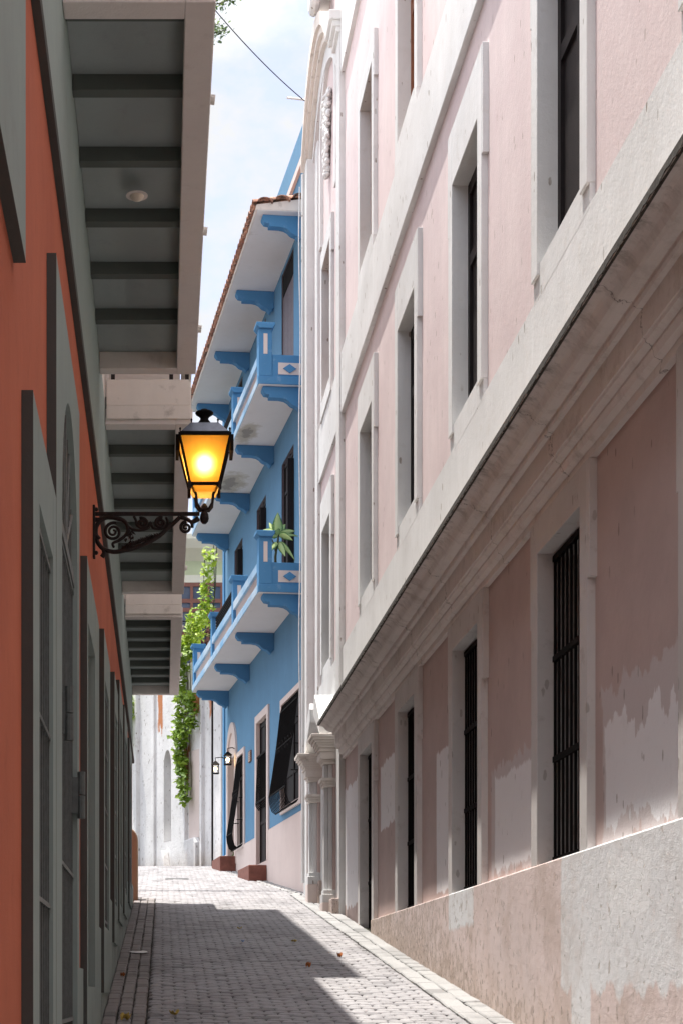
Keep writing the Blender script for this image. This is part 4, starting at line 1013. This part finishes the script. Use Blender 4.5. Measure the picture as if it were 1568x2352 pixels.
mb = MB(); leaves(mb, pts, .082, rg); mb.build('foliage', M['vine'], vn)
mb = MB()
for t0, t1 in ((.6, .1), (1.4, .8), (.4, .3)): mb.tube([(-.05, t0 + (t1 - t0) * i / 8 + .05 * math.sin(i), 8.8 + .36 * i) for i in range(9)], .014, 5)
mb.build('stem', M['stem'], vn)
vn = wempty('hanging_vine', .1, 5.5, 8.8); tag(vn, 'small tuft of vine on the white wall under the farthest left balcony', 'vine')
pts = []; strand(5.6, 8.6, 5.7, 7.2, .25, .12, 170); mb = MB(); leaves(mb, pts, .09, rg); mb.build('foliage', M['vine'], vn)

# far cream and green building
fb = empty('cream_green_building', (0, 51, 4)); tag(fb, 'pale green and cream building with brown glazed doors seen above the white wall', 'building')
mb = MB(); mb.box(-4.5, 2.1, 51, 58, 3.5, 13.3); mb.build('wall', M['pale_green'], fb)
mb = MB(); mb.prism([(50.45, 14.0), (50.45, 13.85), (50.6, 13.6), (50.75, 13.5), (51.0, 13.3), (51.2, 13.3), (51.2, 14.0)], 'x', -4.6, 2.15); mb.box(-4.5, 2.1, 51.0, 58, 13.3, 14.1); mb.build('cornice', M['cream2'], fb)
mb = MB(); mb.box(-.2, 2.05, 50.9, 51.02, 12.62, 12.85); mb.build('lintel', M['cream2'], fb)
mb = MB(); x0, x1, z0, z1 = .35, 1.85, 9.6, 12.62
mb.box(x0, x1, 50.97, 50.99, z0, z1)
for a in (0, .5, 1.0, 1.43): mb.box(x0 + a, x0 + a + .09, 50.90, 50.97, z0, z1)
for zz in (9.6, 10.0, 10.75, 11.0, 11.72, 12.0, 12.5): mb.box(x0, x1, 50.905, 50.97, zz, zz + .12)
wf = mb.build('glazed_door', M['brownwood'], fb, org=(x0, 50.9, z0))
mb = MB(); mb.box(x0 + .05, x1 - .05, 50.945, 50.968, z0 + .1, z1 - .05); mb.build('pane', M['pane'], wf)
mb = MB()
for i in range(34): mb.box(.08, .34, 50.93, 50.96, 9.7 + i * .06, 9.74 + i * .06)
mb.box(.06, .36, 50.96, 50.98, 9.6, 11.9); mb.build('louvred_shutter', M['purplewood'], fb)
mb = MB()
mb.box(-.6, 2.1, 50.5, 50.52, 11.32, 11.35); mb.box(-.6, 2.1, 50.5, 50.52, 10.5, 10.53)
for i in range(22):
    xx = -.55 + i * .125; mb.box(xx - .006, xx + .006, 50.504, 50.516, 10.5, 11.33)
    for zz in (10.65, 10.95, 11.2): mb.tube([(xx + .06 + .05 * math.cos(a * .6), 50.51, zz + .08 * math.sin(a * .6)) for a in range(11)], .009, 4)
mb.build('balcony_railing', M['iron'], fb)

# ochre rounded pier at the end of the left wall
zb = g(29.1)
mb = MB(); prf = [(-.85, zb - .3), (-.85, zb + 1.22)] + [(-.85 + .0 + .0, zb + 1.22)] + [(-.60 + .17 * math.sin(a), zb + 1.0 + .22 * math.cos(a)) for a in [math.pi / 2 * i / 7 for i in range(8)]] + [(-.43, zb - .3)]
prf = [prf[0], prf[1]] + prf[3:]
mb.prism(prf[::-1], 'y', 28.75, 29.2)
tag(mb.build('ochre_pier', M['ochre'], org=(-.6, 29, zb), bevel=.02), 'low ochre plastered pier with a rounded top at the end of the terracotta house', 'pier')

# ------------------------------------------------------------------ street lantern
LY = 12.35; K = .00325
def LP(u, v, y=LY): return (((200 + u / 3.92) * .9406 - 374) * K, y, (2280 - (980 + v / 3.92) * .9406) * K)
sl_ = empty('street_lantern', (XL, LY, 3.44)); tag(sl_, 'lit amber street lantern on a scrolled black iron bracket', 'street lamp')
mb = MB(); mb.box(XL, XL + .018, LY - .035, LY + .035, LP(0, 1500)[2], LP(0, 1000)[2]); mb.build('wall_plate', M['rustiron'], sl_, bevel=.004)
mb = MB()
for vv in (1035, 1130, 1275, 1450): mb.ball((XL + .025, LY, LP(0, vv)[2]), .016, 6)
mb.build('bolt', M['rustiron'], sl_, smooth=True)
mb = MB(); a = LP(110, 1062); b = LP(1130, 1095); mb.box(a[0], b[0], LY - .014, LY + .014, b[2], a[2]); mb.build('arm', M['rustiron'], sl_, bevel=.003)
def spiral(c, r0, turns, a0, dirn=1, r=.010, r1=.006, n=40):
    cx, _, cz = LP(*c); P = []
    for i in range(n + 1):
        t = i / n; q = r0 * (1 - .88 * t); a = a0 + dirn * turns * 2 * math.pi * t
        P.append((cx + q * math.cos(a), LY, cz + q * math.sin(a)))
    return P, [r + (r1 - r) * i / n for i in range(n + 1)]
mb = MB()
for c, r0, tn, a0, dn in (((303, 1248), .068, 2.1, 1.2, 1), ((578, 1172), .044, 2.0, 2.0, -1), ((757, 1165), .042, 2.0, 1.2, 1), ((998, 1208), .044, 1.7, 1.5, 1)):
    P, rs = spiral(c, r0, tn, a0, dn); mb.tube(P, [q_ * 1.3 for q_ in rs], 8)
def curve(pts, rs):
    P = [Vector(LP(*p)) for p in pts]; out = []; 
    for i in range(len(P) - 1):
        p0, p1, p2, p3 = P[max(i - 1, 0)], P[i], P[i + 1], P[min(i + 2, len(P) - 1)]
        for k in range(6):
            t = k / 6; out.append(.5 * ((2 * p1) + (-p0 + p2) * t + (2 * p0 - 5 * p1 + 4 * p2 - p3) * t * t + (-p0 + 3 * p1 - 3 * p2 + p3) * t ** 3))
    out.append(P[-1]); n = len(out)
    mb.tube(out, [1.35 * (rs[0] + (rs[1] - rs[0]) * i / (n - 1)) for i in range(n)], 8)
curve([(380, 1130), (300, 1112), (215, 1120), (150, 1180), (135, 1260), (150, 1340), (205, 1410), (300, 1440), (400, 1430), (520, 1400), (640, 1350), (740, 1290), (850, 1195), (940, 1110)], (.013, .012))
curve([(300, 1112), (400, 1140), (440, 1200), (430, 1270), (360, 1330), (300, 1360), (310, 1400)], (.012, .007))
curve([(430, 1180), (480, 1220), (560, 1235), (640, 1210), (660, 1160), (690, 1215), (780, 1215), (825, 1165), (810, 1110)], (.008, .007))
curve([(500, 1100), (520, 1140), (530, 1190), (580, 1215)], (.008, .006)); curve([(200, 1400), (215, 1450), (195, 1490)], (.010, .014))
curve([(940, 1110), (1000, 1125), (1050, 1160), (1060, 1210)], (.012, .008)); curve([(1050, 1160), (1090, 1140), (1120, 1120)], (.012, .016)); curve([(120, 1140), (160, 1130), (200, 1120)], (.012, .01)); curve([(120, 1280), (150, 1300), (170, 1320)], (.016, .012))
mb.build('scrollwork', M['rustiron'], sl_, smooth=True)
mb = MB(); rl = random.Random(9)   # cast acanthus leaves along the lower strap
for i in range(30):
    t = i / 29; p = LP(380 + 370 * t, 1425 - 125 * t - 12 * math.sin(t * 3)); 
    mb.tube([p, (p[0] + .012, LY + rl.uniform(-.012, .012), p[2] + .022), (p[0] + .004, LY + rl.uniform(-.02, .02), p[2] + .034)], [.010, .008, .003], 5)
for i in range(14):
    p = LP(430 + rl.uniform(-20, 60), 1230 + i * 8); mb.tube([p, (p[0] + rl.uniform(-.02, .02), LY + rl.uniform(-.02, .01), p[2] - .02)], [.010, .003], 5)
mb.build('acanthus_leaf', M['rustiron'], sl_)
LX = .312
mb = MB(); mb.tubeprof([(.014, 3.50), (.028, 3.515), (.034, 3.54), (.03, 3.57), (.02, 3.59), (.026, 3.605), (.024, 3.63), (.01, 3.65)], (LX, LY, 0), 14)
for sx in (-1, 1):
    for sy in (-1, 1):
        mb.tube([(LX, LY, 3.60), (LX + sx * .035, LY + sy * .035, 3.605), (LX + sx * .058, LY + sy * .058, 3.64), (LX + sx * .064, LY + sy * .064, 3.70), (LX + sx * .08, LY + sy * .08, 3.745), (LX + sx * .108, LY + sy * .108, 3.765)], .0105, 8)
        mb.box(LX + sx * .112 - .012, LX + sx * .112 + .012, LY + sy * .112 - .012, LY + sy * .112 + .012, 3.725, 3.785)
mb.build('cradle', M['rustiron'], sl_, smooth=False)
mb = MB(); T, B_ = .186, .108; ZT, ZB = 4.10, 3.765
for sx in (-1, 1):
    for sy in (-1, 1):
        mb.tube([(LX + sx * B_, LY + sy * B_, ZB), (LX + sx * T, LY + sy * T, ZT)], .0105, 4)
for a_, z_, t_, h in ((T, ZT, .016, .028), (B_, ZB - .008, .013, .022)):
    for sg in (-1, 1):
        mb.box(LX - a_, LX + a_, LY + sg * a_ - t_ * .6, LY + sg * a_ + t_ * .6, z_, z_ + h); mb.box(LX + sg * a_ - t_ * .6, LX + sg * a_ + t_ * .6, LY - a_ + t_ * .6, LY + a_ - t_ * .6, z_ + .0005, z_ + h - .0005)
for sg in (-1, 1): mb.box(LX + sg * .202 - .012, LX + sg * .202 + .012, LY - .12, LY + .12, 4.01, 4.13)
fr = mb.build('lantern_frame', M['iron'], sl_, bevel=.002)
def pane(c, sy, sx):
    pass
zt, zb_, i_ = ZT, ZB + .01, .004
for k in range(4):
    an = math.pi / 2 * k; c_, s_ = math.cos(an), math.sin(an)
    q = []
    for (u, a_, z_) in ((-1, B_ - i_, zb_), (1, B_ - i_, zb_), (1, T - i_, zt), (-1, T - i_, zt)):
        x_, y_ = u * a_, -a_; q.append((LX + x_ * c_ - y_ * s_, LY + x_ * s_ + y_ * c_, z_))
    mb = MB(); mb.quad(*q); mb.build('glass_pane', M['amber'], sl_)
mb = MB(); mb.frust((LX, LY), .086, 3.715, .104, 3.76); mb.f = mb.f[:1] + mb.f[2:]; mb.build('glass_bottom', M['amber'], sl_)
mb = MB(); mb.add(*(lambda a, z0, b, z1: ([(LX + sx * r_, LY + sy * r_, z_) for r_, z_ in ((a, z0), (b, z1)) for sx, sy in ((-1, -1), (1, -1), (1, 1), (-1, 1))], [(0, 1, 5, 4), (1, 2, 6, 5), (2, 3, 7, 6), (3, 0, 4, 7), (4, 5, 6, 7)]))(.180, 4.128, .102, 4.222))
mb.build('lantern_roof', M['zinc'], sl_)
mb = MB(); mb.tubeprof([(.066, 4.222), (.058, 4.24), (.032, 4.275), (.03, 4.285), (.04, 4.30), (.064, 4.316), (.069, 4.326), (.062, 4.334), (.032, 4.342), (.026, 4.352), (.01, 4.356)], (LX, LY, 0), 24); mb.build('finial', M['iron'], sl_, smooth=True)
for a_, z_ in ((.186, 4.128), (.1, 4.222)):
    for sx in (-1, 1):
        for sy in (-1, 1): mb = MB(); mb.tubeprof([(.004, 0), (.005, .012), (.009, .02), (.004, .03)], (LX + sx * a_ * .98, LY + sy * a_ * .98, z_), 8); mb.build('knob', M['iron'], sl_, smooth=True)
mb = MB(); mb.ball((LX, LY + .03, 3.945), .03, 8, 1.2); mb.build('bulb', M['bulb'], sl_, smooth=True)
pl = bpy.data.lights.new('lantern_light', 'POINT'); pl.energy = 0.55; pl.color = (1, .80, .50); pl.shadow_soft_size = .03
plo = bpy.data.objects.new('lantern_light', pl); COL.objects.link(plo); plo.parent = sl_; plo.location = Vector((LX, LY - .03, 3.945)) - ORG[sl_.name]

# ------------------------------------------------------------------ cables, tree
def cable(name, a, b, sag, r, mat, lab):
    a, b = Vector(a), Vector(b); mb = MB()
    mb.tube([a.lerp(b, i / 20) - Vector((0, 0, sag * 4 * (i / 20) * (1 - i / 20))) for i in range(21)], r, 5)
    tag(mb.build(name, mat, org=a), lab, 'cable')
cable('overhead_cable', (.2, 24, 14.95), (2.52, 29.4, 15.85), .12, .009, M['cable'], 'thin dark cable crossing the sky strip to the arched gable')
mb = MB(); mb.tube([(2.2, 29.3, 15.85), (2.75, 29.6, 15.95)], .02, 6); tag(mb.build('cable_rod', M['wcable'], org=(2.75, 29.6, 15.9)), 'short pale rod sticking out from the arched gable to hold the cable', 'rod')
tr = empty('tree', (-5.2, 33, g(33))); tag(tr, 'feathery green tree whose branch tips show at the top of the sky strip', 'tree')
mb = MB(); mb.tube([(-5.2, 33, 2.0), (-5.1, 33.1, 9), (-4.7, 33, 14), (-3.6, 33, 18)], [.32, .26, .18, .1], 10)
rg2 = random.Random(8); tips = []
for i in range(26):
    a0 = Vector((-4.9 + .03 * i, 33, 12 + i * .25)); an = rg2.uniform(0, 6.28); ln = rg2.uniform(1.2, 2.4)
    b0 = a0 + Vector((math.cos(an) * ln - .6, math.sin(an) * ln, rg2.uniform(.6, 1.6))); mb.tube([a0, a0.lerp(b0, .5) + Vector((0, 0, .2)), b0], [.06, .04, .015], 5); tips.append((a0.lerp(b0, .4), b0))
for b0 in ((1.5, 33, 19.85), (1.28, 33, 19.2), (1.15, 33.3, 19.5), (1.4, 32.8, 20.2)):
    b0 = Vector(b0); a0 = Vector((-3.6, 33, 18)); mid = a0.lerp(b0, .6) + Vector((0, 0, .1)); mb.tube([a0, mid, b0], [.06, .03, .008], 5); tips.append((a0.lerp(b0, .8), b0)); tips.append((a0.lerp(b0, .88), b0))
mb.build('trunk', M['bark'], tr)
mb = MB(); pts = []
for a0, b0 in tips:
    for i in range(150 if b0.x < .5 else 120): q = rg2.random(); pts.append(a0.lerp(b0, q) + Vector((rg2.gauss(0, .07), rg2.gauss(0, .07), rg2.gauss(0, .07))))
leaves(mb, pts, .045, rg2); mb.build('crown', M['treeleaf'], tr)

# ------------------------------------------------------------------ small things on the street
def flat_scrap(name, x, y, w_, l_, mat, lab, cat, rz=0.0, curl=.02, group=None):
    mb = MB(); n = 5; vs = []; fs = []
    for i in range(n + 1):
        for j in range(n + 1):
            u, v_ = i / n - .5, j / n - .5
            w2, l2 = w_ * .62, l_ * .62
            px, py = u * w2 * (1 - .5 * abs(v_)), v_ * l2
            cx, cy = px * math.cos(rz) - py * math.sin(rz), px * math.sin(rz) + py * math.cos(rz)
            vs.append((x + cx, y + cy, g(y + cy) + .012 + curl * (abs(u) * 2) ** 2 + .3 * curl * math.sin(v_ * 9)))
    for i in range(n):
        for j in range(n): a = i * (n + 1) + j; fs.append((a, a + 1, a + n + 2, a + n + 1))
    mb.add(vs, fs); tag(mb.build(name, mat, org=(x, y, g(y))), lab, cat, group)
flat_scrap('paper_scrap', -.28, 19.2, .34, .4, M['paper'], 'crumpled white paper on the brick gutter by the left wall', 'litter', .3, .008)
flat_scrap('fallen_leaf', 2.0, 18.7, .09, .10, M['leaf_o'], 'curled orange leaf lying in the sun on the right of the road', 'leaf', .4, .04)
flat_scrap('plastic_scrap', 1.0, 20.6, .06, .07, M['scrap_b'], 'tiny blue plastic scrap in the shaded middle of the road', 'litter')
flat_scrap('fallen_leaf', 1.64, 20.6, .10, .1, M['leaf_y'], 'small yellow leaf at the edge of the road shadow', 'leaf', .9)
flat_scrap('fallen_leaf', 1.05, 22.6, .12, .08, M['leaf_y'], 'dry yellowish leaf in the shade farther up the road than the blue scrap', 'leaf', .2)
flat_scrap('fallen_leaf', 1.55, 17.6, .09, .08, M['leaf_o'], 'dark brown curled leaf in the shade near the sunny edge of the road', 'leaf', 1.2, .04)
flat_scrap('fallen_leaf', .10, 13.8, .14, .10, M['leaf_y'], 'pale dry leaf on the road near the lower left corner', 'leaf', .5, .03)
flat_scrap('fallen_leaf', -.30, 13.5, .16, .12, M['leaf_y'], 'withered straw coloured leaf on the brick gutter, lowest at the left', 'leaf', 1.9, .04)
flat_scrap('fallen_leaf', -.40, 16.7, .07, .07, M['leaf_o'], 'small brown leaf on the brick gutter below the white paper', 'leaf', 1.0, .03)
mb = MB(); 
gz = lambda yy: g(yy) + .006
mb.add([(.06, 35.8, gz(35.8)), (.57, 35.8, gz(35.8)), (.57, 36.25, gz(36.25)), (.06, 36.25, gz(36.25)), (.06, 35.8, gz(35.8) - .05), (.57, 35.8, gz(35.8) - .05), (.57, 36.25, gz(36.25) - .05), (.06, 36.25, gz(36.25) - .05)], [(0, 1, 2, 3), (0, 4, 5, 1), (1, 5, 6, 2), (2, 6, 7, 3), (3, 7, 4, 0)])
for q in range(7):
    a_ = .10 + q * .065; mb.add([(a_, 35.85, gz(35.85) + .004), (a_ + .03, 35.85, gz(35.85) + .004), (a_ + .03, 36.2, gz(36.2) + .004), (a_, 36.2, gz(36.2) + .004)], [(0, 1, 2, 3)])
tag(mb.build('drain_cover', M['steel'], org=(.3, 36, g(36))), 'dark rectangular drain cover in the sunlit upper part of the road', 'drain cover')
